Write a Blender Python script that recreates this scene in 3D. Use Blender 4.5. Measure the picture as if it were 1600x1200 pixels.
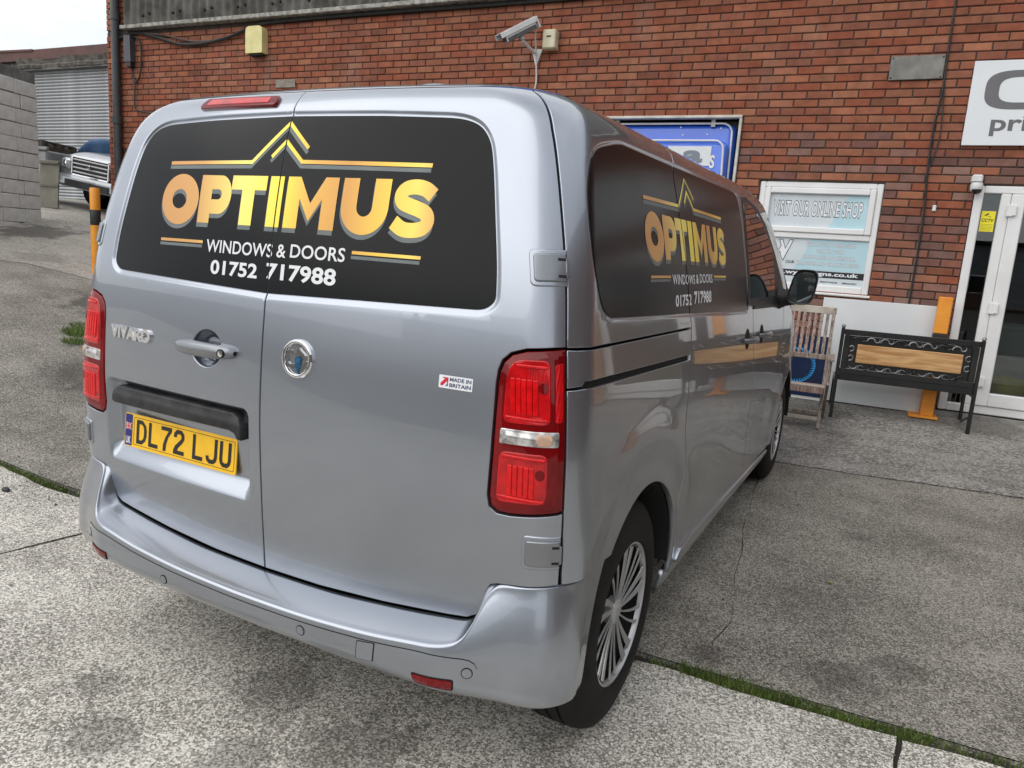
import bpy, bmesh, math, random
import numpy as np
from mathutils import Vector, Matrix
from mathutils.geometry import delaunay_2d_cdt
random.seed(7); rng=np.random.default_rng(7)
for o in list(bpy.data.objects): bpy.data.objects.remove(o)
scn=bpy.context.scene; COL=scn.collection
PI=math.pi
# ------------------------------------------------------------------ camera
def cam_axes(yaw,pitch,roll):
    f=np.array([-math.sin(yaw)*math.cos(pitch),math.cos(yaw)*math.cos(pitch),-math.sin(pitch)])
    r=np.array([math.cos(yaw),math.sin(yaw),0.]);u=np.cross(r,f);c,s=math.cos(roll),math.sin(roll)
    return c*r+s*u,-s*r+c*u,f
CAMP=np.array([1.5478,-1.3648,1.4533]); FPX=1137.32
CR_,CU_,CF_=cam_axes(math.radians(27.1418),math.radians(10.1482),math.radians(4.0907))
cd=bpy.data.cameras.new('camera'); cam=bpy.data.objects.new('camera',cd); COL.objects.link(cam)
cd.sensor_width=36; cd.sensor_fit='HORIZONTAL'; cd.lens=FPX/1600*36; cd.clip_start=.05; cd.clip_end=2000
m=Matrix.Identity(4)
for i in range(3):
    m[i][0]=CR_[i];m[i][1]=CU_[i];m[i][2]=-CF_[i];m[i][3]=CAMP[i]
cam.matrix_world=m; scn.camera=cam
# ------------------------------------------------------------------ sky and sun (overcast)
SUN_EL=math.radians(44); SUN_AZ=math.radians(205)   # azimuth clockwise from +Y
w=bpy.data.worlds.new('World'); scn.world=w; w.use_nodes=True
nt=w.node_tree; nt.nodes.clear()
def N(t,k,**kw):
    n=t.nodes.new(k)
    for a,b in kw.items(): setattr(n,a,b)
    return n
out=N(nt,'ShaderNodeOutputWorld'); bg=N(nt,'ShaderNodeBackground'); bg.inputs[1].default_value=.1
sky=N(nt,'ShaderNodeTexSky',sky_type='NISHITA',sun_disc=False,sun_elevation=SUN_EL,sun_rotation=SUN_AZ)
tc=N(nt,'ShaderNodeTexCoord'); mp=N(nt,'ShaderNodeMapping'); mp.inputs['Scale'].default_value=(1,1,2.4)
no=N(nt,'ShaderNodeTexNoise'); no.inputs['Scale'].default_value=2.2; no.inputs['Detail'].default_value=6; no.inputs['Roughness'].default_value=.55
cr=N(nt,'ShaderNodeValToRGB'); cr.color_ramp.elements[0].position=.32; cr.color_ramp.elements[0].color=(6.6,7.0,7.7,1)
cr.color_ramp.elements[1].position=.66; cr.color_ramp.elements[1].color=(10.4,10.5,10.6,1)
mx=N(nt,'ShaderNodeMix',data_type='RGBA'); mx.inputs[0].default_value=.93
L=nt.links.new
L(tc.outputs['Generated'],mp.inputs[0]);L(mp.outputs[0],no.inputs['Vector']);L(no.outputs['Fac'],cr.inputs[0])
L(sky.outputs[0],mx.inputs[6]);L(cr.outputs[0],mx.inputs[7]);L(mx.outputs[2],bg.inputs[0]);L(bg.outputs[0],out.inputs[0])
sd=bpy.data.lights.new('sun','SUN'); sd.energy=1.4; sd.angle=math.radians(75); sd.color=(1,.97,.92)
so=bpy.data.objects.new('sun',sd); COL.objects.link(so)
sdir=Vector((math.sin(SUN_AZ)*math.cos(SUN_EL),math.cos(SUN_AZ)*math.cos(SUN_EL),math.sin(SUN_EL)))
so.rotation_euler=sdir.to_track_quat('Z','Y').to_euler(); so.location=(0,-6,12)
scn.view_settings.view_transform='Standard'; scn.view_settings.look='None'; scn.view_settings.exposure=0.3; scn.view_settings.gamma=1
scn.render.engine='CYCLES'
# ------------------------------------------------------------------ materials
def lin(r,g,b): return tuple(((c/255)/12.92 if c/255<=.04045 else ((c/255+.055)/1.055)**2.4) for c in (r,g,b))
def setin(b,k,v):
    if k in b.inputs: b.inputs[k].default_value=v
def pm(name,col,rough=.5,metal=0.,coat=0.,spec=.5,var=None,vscale=8.,vdet=4.,bump=0.,bscale=60.,bdist=.002,trans=0.,coatr=.03,coords='Object',vlo=.35,vhi=.65,rvar=0.):
    m=bpy.data.materials.new(name); m.use_nodes=True; t=m.node_tree; b=t.nodes['Principled BSDF']
    setin(b,'Base Color',(*col,1));setin(b,'Roughness',rough);setin(b,'Metallic',metal);setin(b,'Coat Weight',coat);setin(b,'Coat Roughness',coatr)
    setin(b,'Specular IOR Level',spec);setin(b,'Transmission Weight',trans)
    c=N(t,'ShaderNodeTexCoord')
    if var is not None or rvar:
        n=N(t,'ShaderNodeTexNoise');n.inputs['Scale'].default_value=vscale;n.inputs['Detail'].default_value=vdet
        t.links.new(c.outputs[coords],n.inputs['Vector'])
        if var is not None:
            r=N(t,'ShaderNodeValToRGB');r.color_ramp.elements[0].position=vlo;r.color_ramp.elements[1].position=vhi
            r.color_ramp.elements[0].color=(*var,1);r.color_ramp.elements[1].color=(*col,1)
            t.links.new(n.outputs['Fac'],r.inputs[0]);t.links.new(r.outputs[0],b.inputs['Base Color'])
        if rvar:
            mr=N(t,'ShaderNodeMapRange');mr.inputs[3].default_value=max(0,rough-rvar);mr.inputs[4].default_value=rough+rvar
            t.links.new(n.outputs['Fac'],mr.inputs[0]);t.links.new(mr.outputs[0],b.inputs['Roughness'])
    if bump:
        n2=N(t,'ShaderNodeTexNoise');n2.inputs['Scale'].default_value=bscale;n2.inputs['Detail'].default_value=5
        bn=N(t,'ShaderNodeBump');bn.inputs['Strength'].default_value=bump;bn.inputs['Distance'].default_value=bdist
        t.links.new(c.outputs[coords],n2.inputs['Vector']);t.links.new(n2.outputs['Fac'],bn.inputs['Height']);t.links.new(bn.outputs[0],b.inputs['Normal'])
    return m
def glassmat(name,tint=(.8,.85,.85),refl=1.0,rough=.0):
    m=bpy.data.materials.new(name);m.use_nodes=True;t=m.node_tree;t.nodes.clear()
    o=N(t,'ShaderNodeOutputMaterial');mixn=N(t,'ShaderNodeMixShader');tr=N(t,'ShaderNodeBsdfTransparent');gl=N(t,'ShaderNodeBsdfGlossy')
    tr.inputs[0].default_value=(*tint,1);gl.inputs['Roughness'].default_value=rough;gl.inputs[0].default_value=(refl,refl,refl,1)
    fr=N(t,'ShaderNodeFresnel');fr.inputs[0].default_value=1.75
    t.links.new(fr.outputs[0],mixn.inputs[0]);t.links.new(tr.outputs[0],mixn.inputs[1]);t.links.new(gl.outputs[0],mixn.inputs[2]);t.links.new(mixn.outputs[0],o.inputs[0])
    return m
def grain(name,c1,c2,sc=(3,40,40),rough=.65):
    m=bpy.data.materials.new(name);m.use_nodes=True;t=m.node_tree;b=t.nodes['Principled BSDF'];setin(b,'Roughness',rough)
    c=N(t,'ShaderNodeTexCoord');mp_=N(t,'ShaderNodeMapping');mp_.inputs['Scale'].default_value=sc;n=N(t,'ShaderNodeTexNoise');n.inputs['Scale'].default_value=1.;n.inputs['Detail'].default_value=6;n.inputs['Distortion'].default_value=1.2
    r=N(t,'ShaderNodeValToRGB');r.color_ramp.elements[0].position=.36;r.color_ramp.elements[0].color=(*c2,1);r.color_ramp.elements[1].position=.62;r.color_ramp.elements[1].color=(*c1,1)
    t.links.new(c.outputs['Object'],mp_.inputs[0]);t.links.new(mp_.outputs[0],n.inputs['Vector']);t.links.new(n.outputs['Fac'],r.inputs[0]);t.links.new(r.outputs[0],b.inputs['Base Color'])
    bn=N(t,'ShaderNodeBump');bn.inputs['Strength'].default_value=.3;bn.inputs['Distance'].default_value=.003;t.links.new(n.outputs['Fac'],bn.inputs['Height']);t.links.new(bn.outputs[0],b.inputs['Normal'])
    return m
M={}
M['paint']=pm('van_paint',(.345,.372,.42),.285,.88,1.0,.5,var=(.326,.352,.398),vscale=2.2,vdet=5,bump=.05,bscale=900,bdist=.0003,coatr=.025)
M['film']=pm('black_vinyl_film',(.0045,.0048,.0054),.21,0,0,.17,rvar=.04,vscale=5)
M['blackplastic']=pm('black_plastic',(.010,.010,.011),.45,0,0,.35,bump=.15,bscale=700,bdist=.0003,var=(.03,.03,.031),vscale=20)
M['seam']=pm('dark_cavity',(.006,.006,.006),.8)
M['chrome']=pm('chrome',(.84,.84,.85),.09,1.0,rvar=.03,vscale=40)
M['silverplastic']=pm('silver_handle',(.25,.26,.28),.28,.75,.5,var=(.22,.23,.25))
M['rubber']=pm('tyre_rubber',(.008,.008,.0085),.72,0,0,.25,var=(.014,.0135,.013),vscale=14,bump=.3,bscale=120,bdist=.001)
M['rimsilver']=pm('wheel_silver',(.44,.44,.45),.28,.35,.4,var=(.38,.38,.38),vscale=18)
M['rimblack']=pm('wheel_black',(.005,.005,.005),.6,spec=.2)
M['red_dark']=pm('lens_dark_red',(.19,.001,.003),.05,0,.15,.3,var=(.13,.0005,.002),vscale=9)
M['white_text']=pm('white_vinyl',(.78,.79,.80),.4,var=(.72,.73,.75),vscale=30)
M['shadow_text']=pm('grey_vinyl',lin(104,112,112),.4,var=lin(92,100,101),vscale=12)
M['yellowplate']=pm('plate_yellow',lin(250,196,10),.28,0,.6,var=lin(240,184,8),vscale=14)
M['plateblack']=pm('plate_black',(.012,.012,.013),.35)
M['plateblue']=pm('plate_blue',lin(30,38,120),.35,var=lin(26,34,110))
M['flagred']=pm('flag_red',lin(200,30,50),.4)
M['flagwhite']=pm('flag_white',(.75,.75,.76),.4)
M['glass_dark']=glassmat('cab_glass',(.30,.33,.33))
M['mirror']=pm('mirror_glass',(.30,.33,.33),.03,1.0,rvar=.01,vscale=3)
def red_lens():
    m=pm('lens_red',(.62,.006,.012),.07,0,.5,.35);t=m.node_tree;b=t.nodes['Principled BSDF']
    c=N(t,'ShaderNodeTexCoord');wv=N(t,'ShaderNodeTexWave');wv.inputs['Scale'].default_value=55;wv.inputs['Distortion'].default_value=.6;wv.inputs['Detail'].default_value=1
    n=N(t,'ShaderNodeTexNoise');n.inputs['Scale'].default_value=22;n.inputs['Detail'].default_value=3
    r=N(t,'ShaderNodeValToRGB');r.color_ramp.elements[0].position=.33;r.color_ramp.elements[0].color=(.34,.001,.003,1);r.color_ramp.elements[1].position=.62;r.color_ramp.elements[1].color=(.60,.003,.006,1)
    bn=N(t,'ShaderNodeBump');bn.inputs['Strength'].default_value=.35;bn.inputs['Distance'].default_value=.002
    t.links.new(c.outputs['Object'],wv.inputs['Vector']);t.links.new(c.outputs['Object'],n.inputs['Vector']);t.links.new(n.outputs['Fac'],r.inputs[0]);t.links.new(r.outputs[0],b.inputs['Base Color'])
    t.links.new(wv.outputs['Fac'],bn.inputs['Height']);t.links.new(bn.outputs[0],b.inputs['Normal'])
    return m
M['red_lens']=red_lens()
M['clear_lens']=pm('lens_clear',(.70,.68,.66),.12,.5,.6,var=(.22,.21,.21),vscale=45,vdet=3)
M['red_bright']=pm('lens_bright_red',(.70,.005,.008),.10,0,.2,.35,var=(.52,.002,.004),vscale=60)
M['amber']=pm('lens_amber',(.62,.36,.22),.2,.1,.4,var=(.45,.36,.30),vscale=70)
def gold():
    m=pm('gold_vinyl',(.8,.5,.1),.32,.15);t=m.node_tree;b=t.nodes['Principled BSDF']
    at=N(t,'ShaderNodeAttribute');at.attribute_name='tone'
    r=N(t,'ShaderNodeValToRGB');e=r.color_ramp.elements
    e[0].position=0;e[0].color=(*lin(206,150,88),1);e[1].position=1;e[1].color=(*lin(206,152,88),1)
    for p,c in ((.18,(214,160,92)),(.36,(252,232,120)),(.50,(253,224,70)),(.60,(222,170,74)),(.72,(205,148,72)),(.84,(236,192,72)),(.93,(244,212,96))):
        k=e.new(p);k.color=(*lin(*c),1)
    t.links.new(at.outputs['Fac'],r.inputs[0]);t.links.new(r.outputs[0],b.inputs['Base Color'])
    return m
M['gold']=gold()
# ------------------------------------------------------------------ object helpers
def tag(o,label=None,cat=None,group=None,kind=None):
    if label:o['label']=label
    if cat:o['category']=cat
    if group:o['group']=group
    if kind:o['kind']=kind
    return o
def empty(name,loc=(0,0,0),rz=0,label=None,cat=None,group=None):
    o=bpy.data.objects.new(name,None);COL.objects.link(o);o.location=loc;o.rotation_euler=(0,0,rz);o.empty_display_size=.1
    return tag(o,label,cat,group)
def mo(name,v,f,mat,parent=None,smooth=False,normals=None,attr=None):
    me=bpy.data.meshes.new(name)
    v=np.asarray(v,float).reshape(-1,3)
    me.from_pydata(v.tolist(),[],[tuple(int(i) for i in q) for q in f]);
    if isinstance(mat,(list,tuple)):
        for k in mat: me.materials.append(k)
    elif mat is not None: me.materials.append(mat)
    if smooth or normals is not None: me.polygons.foreach_set('use_smooth',[True]*len(me.polygons))
    if attr is not None:
        a=me.attributes.new(attr[0],'FLOAT','POINT');a.data.foreach_set('value',np.asarray(attr[1],float))
    me.update()
    if normals is not None: me.normals_split_custom_set_from_vertices([tuple(x) for x in np.asarray(normals,float)])
    o=bpy.data.objects.new(name,me);COL.objects.link(o);o.parent=parent
    return o
class MB:
    def __init__(s): s.v=[];s.f=[];s.n=0
    def add(s,v,f):
        s.v.append(np.asarray(v,float).reshape(-1,3));s.f+= [tuple(i+s.n for i in q) for q in f];s.n+=len(s.v[-1]);return s
    def box(s,c,d,R=None,b=0.):
        c=np.asarray(c,float);d=np.asarray(d,float)/2
        if b<=0:
            v=np.array([[x,y,z] for x in(-1,1) for y in(-1,1) for z in(-1,1)])*d
            f=[(0,1,3,2),(4,6,7,5),(0,4,5,1),(2,3,7,6),(0,2,6,4),(1,5,7,3)]
        else:
            b=min(b,*(d*.98));v=[];idx={}
            for sx in(-1,1):
                for sy in(-1,1):
                    for sz in(-1,1):
                        for ax in range(3):
                            p=np.array([sx*d[0],sy*d[1],sz*d[2]])
                            for k in range(3):
                                if k!=ax: p[k]-=b*(sx,sy,sz)[k]
                            idx[(sx,sy,sz,ax)]=len(v);v.append(p)
            f=[]
            for ax in range(3):
                o=[k for k in range(3) if k!=ax]
                for sg in(-1,1):
                    q=[]
                    for (p,r) in((-1,-1),(1,-1),(1,1),(-1,1)):
                        s3=[0,0,0];s3[ax]=sg;s3[o[0]]=p;s3[o[1]]=r;q.append(idx[(*s3,ax)])
                    flip=(sg>0)==(ax==1)
                    f.append(tuple(q[::-1] if flip else q))
            for ax in range(3):   # edges along ax
                o=[k for k in range(3) if k!=ax]
                for p in(-1,1):
                    for r in(-1,1):
                        q=[]
                        for sg,fa in((-1,o[0]),(-1,o[1]),(1,o[1]),(1,o[0])):
                            s3=[0,0,0];s3[ax]=sg;s3[o[0]]=p;s3[o[1]]=r;q.append(idx[(*s3,fa)])
                        f.append(tuple(q))
            for sx in(-1,1):
                for sy in(-1,1):
                    for sz in(-1,1): f.append(tuple(idx[(sx,sy,sz,a)] for a in range(3)))
            v=np.array(v)
        if R is not None: v=v@np.asarray(R).T
        return s.add(v+c,f)
    def tube(s,pts,r,n=8,cap=True,rs=None):
        P=np.asarray(pts,float);T=np.gradient(P,axis=0);T/=np.linalg.norm(T,axis=1)[:,None]+1e-12
        up=np.array([0,0,1.]) if abs(T[0][2])<.9 else np.array([1.,0,0]);V=[]
        a=np.cross(T[0],up);a/=np.linalg.norm(a)
        for i in range(len(P)):
            a=a-(a@T[i])*T[i];a/=np.linalg.norm(a)+1e-12;b=np.cross(T[i],a);rr=r if rs is None else rs[i]
            for k in range(n):
                t=2*PI*k/n;V.append(P[i]+rr*(math.cos(t)*a+math.sin(t)*b))
        F=[(i*n+k,i*n+(k+1)%n,(i+1)*n+(k+1)%n,(i+1)*n+k) for i in range(len(P)-1) for k in range(n)]
        if cap: F+= [tuple(range(n))[::-1],tuple((len(P)-1)*n+k for k in range(n))]
        return s.add(V,F)
    def lathe(s,prof,n=24,c=(0,0,0),axis='Z',cap=False):
        V=[];m=len(prof)
        for k in range(n):
            t=2*PI*k/n
            for r,h in prof:
                x,y,z=r*math.cos(t),r*math.sin(t),h
                if axis=='X': x,y,z=z,x,y
                elif axis=='Y': x,y,z=y,z,x
                V.append((x+c[0],y+c[1],z+c[2]))
        F=[(k*m+i,((k+1)%n)*m+i,((k+1)%n)*m+i+1,k*m+i+1) for k in range(n) for i in range(m-1)]
        if cap: F+=[tuple(k*m for k in range(n))[::-1],tuple(k*m+m-1 for k in range(n))]
        return s.add(V,F)
    def prism(s,poly,y0,y1,R=None,c=(0,0,0)):   # polygon in xz, extruded in y
        n=len(poly);v=np.array([[x,y0,z] for x,z in poly]+[[x,y1,z] for x,z in poly],float)
        if R is not None:v=v@np.asarray(R).T
        F=[tuple(range(n)),tuple(range(n,2*n))[::-1]]+[(i,i+n,(i+1)%n+n,(i+1)%n) for i in range(n)]
        return s.add(v+np.asarray(c),F)
    def grid(s,A,wrapu=False):
        A=np.asarray(A,float);a,b=A.shape[:2]
        F=[(i*b+j,i*b+j+1,((i+1)%a)*b+j+1,((i+1)%a)*b+j) for i in range(a if wrapu else a-1) for j in range(b-1)]
        return s.add(A.reshape(-1,3),F)
    def build(s,name,mat,parent=None,smooth=False,fix=True,angle=None):
        o=mo(name,np.concatenate(s.v),s.f,mat,parent)
        bm=bmesh.new();bm.from_mesh(o.data)
        if fix: bmesh.ops.recalc_face_normals(bm,faces=bm.faces)
        if smooth:
            for f in bm.faces:f.smooth=True
            lim=math.radians(angle or 35)
            for e in bm.edges:
                if len(e.link_faces)==2 and e.calc_face_angle(0)>lim:e.smooth=False
        bm.to_mesh(o.data);bm.free()
        return o
def Rz(a): c,s=math.cos(a),math.sin(a);return np.array([[c,-s,0],[s,c,0],[0,0,1]])
def Rx(a): c,s=math.cos(a),math.sin(a);return np.array([[1,0,0],[0,c,-s],[0,s,c]])
def Ry(a): c,s=math.cos(a),math.sin(a);return np.array([[c,0,s],[0,1,0],[-s,0,c]])
def dens(poly,h,closed=True):
    P=np.asarray(poly,float);o=[];n=len(P)
    for i in range(n if closed else n-1):
        a,b=P[i],P[(i+1)%n];k=max(1,int(math.ceil(np.linalg.norm(b-a)/h)))
        for j in range(k):o.append(a+(b-a)*j/k)
    if not closed:o.append(P[-1])
    return np.array(o)
def inpoly(x,y,poly):
    P=np.asarray(poly);r=np.zeros(np.shape(x),bool);n=len(P);j=n-1
    for i in range(n):
        xi,yi=P[i];xj,yj=P[j]
        if yi!=yj:
            c=((yi>y)!=(yj>y))&(x<(xj-xi)*(y-yi)/(yj-yi)+xi);r^=c
        j=i
    return r
def sdist(x,y,poly):
    P=np.asarray(poly,float);d=np.full(np.shape(x),1e9);n=len(P)
    for i in range(n):
        a=P[i];b=P[(i+1)%n];e=b-a;t=np.clip(((x-a[0])*e[0]+(y-a[1])*e[1])/max(e@e,1e-12),0,1)
        d=np.minimum(d,np.hypot(x-a[0]-t*e[0],y-a[1]-t*e[1]))
    return np.where(inpoly(x,y,P),-d,d)
def sst(t): t=np.clip(t,0,1);return t*t*(3-2*t)
def round_poly(poly,r,k=5):
    P=np.asarray(poly,float);n=len(P);o=[]
    rr=r if hasattr(r,'__len__') else [r]*n
    for i in range(n):
        p=P[i];a=P[i-1]-p;b=P[(i+1)%n]-p;la,lb=np.linalg.norm(a),np.linalg.norm(b);q=min(rr[i],la*.48,lb*.48)
        if q<1e-5:o.append(p);continue
        A=p+a/la*q;B=p+b/lb*q
        for t in np.linspace(0,1,k+1):o.append((1-t)**2*A+2*t*(1-t)*p+t*t*B)
    return np.array(o)
def area2(P): P=np.asarray(P);x,y=P[:,0],P[:,1];return .5*np.sum(x*np.roll(y,-1)-y*np.roll(x,-1))
def triangulate(loops,pts=()):
    """loops: outer + holes; returns verts2d, tris"""
    V=[];E=[]
    for l in loops:
        b=len(V);n=len(l);V+= [Vector((float(x),float(y))) for x,y in l];E+=[(b+i,b+(i+1)%n) for i in range(n)]
    V+=[Vector((float(x),float(y))) for x,y in pts]
    r=delaunay_2d_cdt(V,E,[],0,1e-7)
    v=np.array([(p.x,p.y) for p in r[0]]);f=[t for t in r[2]]
    tri=[]
    for q in f:
        for k in range(1,len(q)-1):tri.append((q[0],q[k],q[k+1]))
    T=np.array(tri);c=v[T].mean(1)
    ok=inpoly(c[:,0],c[:,1],loops[0])
    for h in loops[1:]: ok&=~inpoly(c[:,0],c[:,1],h)
    T=T[ok]
    a=v[T];ar=(a[:,1,0]-a[:,0,0])*(a[:,2,1]-a[:,0,1])-(a[:,1,1]-a[:,0,1])*(a[:,2,0]-a[:,0,0])
    T=T[np.abs(ar)>1e-10];ar=ar[np.abs(ar)>1e-10];T[ar<0]=T[ar<0][:,::-1]
    return v,T
_tc={}
def text2d(body,size=1.,bold=0.,space=1.,align='CENTER'):
    key=(body,size,bold,space,align)
    if key in _tc:return _tc[key]
    c=bpy.data.curves.new('t','FONT');c.body=body;c.size=size;c.offset=bold;c.space_character=space;c.align_x=align;c.resolution_u=4
    o=bpy.data.objects.new('t',c);COL.objects.link(o);dg=bpy.context.evaluated_depsgraph_get()
    me=bpy.data.meshes.new_from_object(o.evaluated_get(dg));
    bm=bmesh.new();bm.from_mesh(me);bmesh.ops.triangulate(bm,faces=bm.faces)
    bm.verts.ensure_lookup_table()
    v=np.array([(p.co.x,p.co.y) for p in bm.verts]);f=[tuple(x.index for x in q.verts) for q in bm.faces]
    bm.free();bpy.data.objects.remove(o);bpy.data.curves.remove(c);bpy.data.meshes.remove(me)
    _tc[key]=(v,f);return v,f
def fit_text(body,x0,x1,z0,z1,bold=0.,space=1.):
    """text scaled to fill the box x0..x1, z0..z1 (caps height box)"""
    v,f=text2d(body,1.,bold,space,'LEFT')
    lo=v.min(0);hi=v.max(0)
    return (v-lo)/(hi-lo)*np.array([x1-x0,z1-z0])+np.array([x0,z0]),f
def subdiv2d(v,f,maxlen):
    bm=bmesh.new()
    vs=[bm.verts.new((x,y,0)) for x,y in v];
    for q in f:
        try:bm.faces.new([vs[i] for i in q])
        except ValueError:pass
    for _ in range(6):
        es=[e for e in bm.edges if e.calc_length()>maxlen]
        if not es:break
        bmesh.ops.subdivide_edges(bm,edges=es,cuts=1);bmesh.ops.triangulate(bm,faces=bm.faces)
    bm.verts.index_update();bm.verts.ensure_lookup_table()
    V=np.array([(p.co.x,p.co.y) for p in bm.verts]);F=[tuple(x.index for x in q.verts) for q in bm.faces];bm.free()
    return V,F
# ------------------------------------------------------------------ van body surface (a = distance round the plan outline from the rear centre, z = height)
def pchip(xs,ys):
    xs=np.array(xs,float);ys=np.array(ys,float);h=np.diff(xs);d=np.diff(ys)/h
    m=np.zeros(len(xs))
    for i in range(1,len(xs)-1):
        if d[i-1]*d[i]>0:
            w1=2*h[i]+h[i-1];w2=h[i]+2*h[i-1];m[i]=(w1+w2)/(w1/d[i-1]+w2/d[i])
    m[0]=d[0];m[-1]=d[-1]
    def f(x):
        x=np.clip(np.asarray(x,float),xs[0],xs[-1]);i=np.clip(np.searchsorted(xs,x)-1,0,len(xs)-2)
        t=(x-xs[i])/h[i];a=ys[i];b=ys[i+1]
        return (2*t**3-3*t**2+1)*a+(t**3-2*t**2+t)*h[i]*m[i]+(-2*t**3+3*t**2)*b+(t**3-t**2)*h[i]*m[i+1]
    return f
def smooth(xs,ys,n=400,k=.02):
    # pchip then gaussian smooth
    f=pchip(xs,ys);g=np.linspace(xs[0],xs[-1],n);v=f(g);dx=g[1]-g[0];w=int(3*k/dx)+1
    ker=np.exp(-.5*(np.arange(-w,w+1)*dx/k)**2);ker/=ker.sum()
    lo=2*v[0]-v[w:0:-1];hi=2*v[-1]-v[-2:-w-2:-1]
    v=np.convolve(np.concatenate([lo,v,hi]),ker,'valid')
    return lambda x:np.interp(x,g,v)
ZW=[.20,.30,.45,.70,.95,1.10,1.25,1.40,1.60,1.70,1.76,1.80,1.84,1.87,1.885,1.895,1.902]
W=smooth(ZW,[.90,.932,.947,.956,.950,.938,.921,.902,.860,.835,.815,.795,.757,.70,.645,.57,.46],k=.010)
YR=smooth(ZW,[.145,.14,.129,.110,.100,.104,.114,.130,.161,.182,.198,.212,.237,.275,.315,.37,.47],k=.012)
RC=smooth(ZW,[.13,.13,.13,.13,.13,.132,.135,.14,.15,.158,.165,.172,.18,.19,.20,.20,.2],k=.012)
CR=.035
def S(a,z):
    a=np.asarray(a,float);z=np.asarray(z,float);s=np.where(a<0,-1.,1.);A=np.abs(a)
    w=W(z);y0=YR(z);r=RC(z);xm=w-r
    u=np.clip(A/.8,0,1)
    th=np.clip((A-.8)/.2,0,1)*np.pi/2
    L=np.clip(A-1.0,0,None)
    # crown on rear: parabola dropping CR ending; corner starts with slope
    x=xm*u; y=y0+CR*u**2
    al=np.arctan2(2*CR,xm)  # slope angle at corner start
    t2=al+(np.pi/2-al)*np.clip((A-.8)/.2,0,1)
    rr=r/ (1-np.sin(al)) if False else r
    cx=np.where(A>.8, rr*(np.sin(t2)-np.sin(al)),0); cy=np.where(A>.8, rr*(np.cos(al)-np.cos(t2)),0)
    x=x+cx;y=y+cy
    # x max currently xm + r(1-sin al): stretch to w
    x=x*(w/(xm+rr*(1-np.sin(al))))
    y=y+L
    x=x-.12*(np.clip(y-3.9,0,None)/1.05)**2
    t=np.clip((z-1.3)/.5,0,1);z=z+.016*np.clip(y-.3,0,2.6)*t*t*(3-2*t)
    return np.stack([s*x,y,z+0*a],-1)

H_=1e-3
def Nrm(a,z,F=S):
    da=F(a+H_,z)-F(a-H_,z);dz=F(a,z+H_)-F(a,z-H_);n=np.cross(da,dz);return n/(np.linalg.norm(n,axis=-1,keepdims=True)+1e-12)
def mkF(disp): return lambda a,z:S(a,z)+Nrm(a,z)*disp(a,z)[...,None]
def patch(name,outer,mat,parent=None,h=.03,disp=None,off=0.,rim=.014,rnd=.003,rings=()):
    P=np.asarray(outer,float)
    if area2(P)<0:P=P[::-1]
    P=dens(P,h*.8)
    def inset(Q,d):
        e=np.roll(Q,-1,0)-np.roll(Q,1,0);e/=np.linalg.norm(e,axis=1)[:,None]+1e-12
        return Q+np.stack([-e[:,1],e[:,0]],1)*d
    I=inset(P,rnd)
    lo,hi=P.min(0),P.max(0)
    g=np.stack(np.meshgrid(np.arange(lo[0]+h*.5,hi[0],h),np.arange(lo[1]+h*.5,hi[1],h),indexing='ij'),-1).reshape(-1,2)
    ok=sdist(g[:,0],g[:,1],I)<-h*.45
    g=g[ok];ex=np.zeros((0,2))
    for poly,offs,sp in rings:      # extra points that follow a pressed outline
        for o_ in offs:
            Q=inset(dens(poly,sp),-o_ if area2(poly)>0 else o_);q=Q[sdist(Q[:,0],Q[:,1],I)<-.004]
            if not len(q):continue
            q=q[np.abs(sdist(q[:,0],q[:,1],poly)-o_)<.0015]
            if not len(q):continue
            dd=np.min(np.hypot(g[:,None,0]-q[None,:,0],g[:,None,1]-q[None,:,1]),1) if len(g) else np.zeros(0)
            g=g[dd>.005]
            if len(ex):
                de=np.min(np.hypot(q[:,None,0]-ex[None,:,0],q[:,None,1]-ex[None,:,1]),1);q=q[de>.0012]
            ex=np.concatenate([ex,q])
    v,T=triangulate([I],np.concatenate([g,ex]))
    D=(lambda a,z:disp(a,z)+off) if disp else (lambda a,z:0*a+off)
    F=mkF(D)
    X=F(v[:,0],v[:,1]);n=Nrm(v[:,0],v[:,1],F)
    # rim
    nI=len(P);base=len(X)
    e=np.roll(P,-1,0)-np.roll(P,1,0);e/=np.linalg.norm(e,axis=1)[:,None]+1e-12;o2=np.stack([e[:,1],-e[:,0]],1)
    Xi=F(I[:,0],I[:,1]);ni=Nrm(I[:,0],I[:,1],F);Xp=F(P[:,0],P[:,1])
    lat=F(P[:,0]+o2[:,0]*2e-3,P[:,1]+o2[:,1]*2e-3)-Xp;lat/=np.linalg.norm(lat,axis=1)[:,None]+1e-12
    np_=Nrm(P[:,0],P[:,1],F)
    e1=Xp-np_*rnd;e2=Xp-np_*rim
    V=np.concatenate([X,Xi,e1,e2]);nn=lat+.25*np_;nn/=np.linalg.norm(nn,axis=1)[:,None]
    NN=np.concatenate([n,ni,nn,lat])
    Fc=[tuple(t) for t in T]
    for i in range(nI):
        j=(i+1)%nI;Fc+=[(base+i,base+nI+i,base+nI+j,base+j),(base+nI+i,base+2*nI+i,base+2*nI+j,base+nI+j)]
    return mo(name,V,Fc,mat,parent,normals=NN)
def rear_a(x,z):
    w_=W(z);r=RC(z);xm=w_-r;al=np.arctan2(2*CR,xm);return x*.8/(xm*(w_/(xm+r*(1-np.sin(al)))))
def side_a(y,z): return 1+y-S(np.ones_like(z),z)[...,1]
def place2d(v,mode,off):
    v=np.asarray(v,float);a=rear_a(v[:,0],v[:,1]) if mode=='rear' else side_a(v[:,0],v[:,1])
    return S(a,v[:,1])+Nrm(a,v[:,1])*off,Nrm(a,v[:,1])
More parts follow.
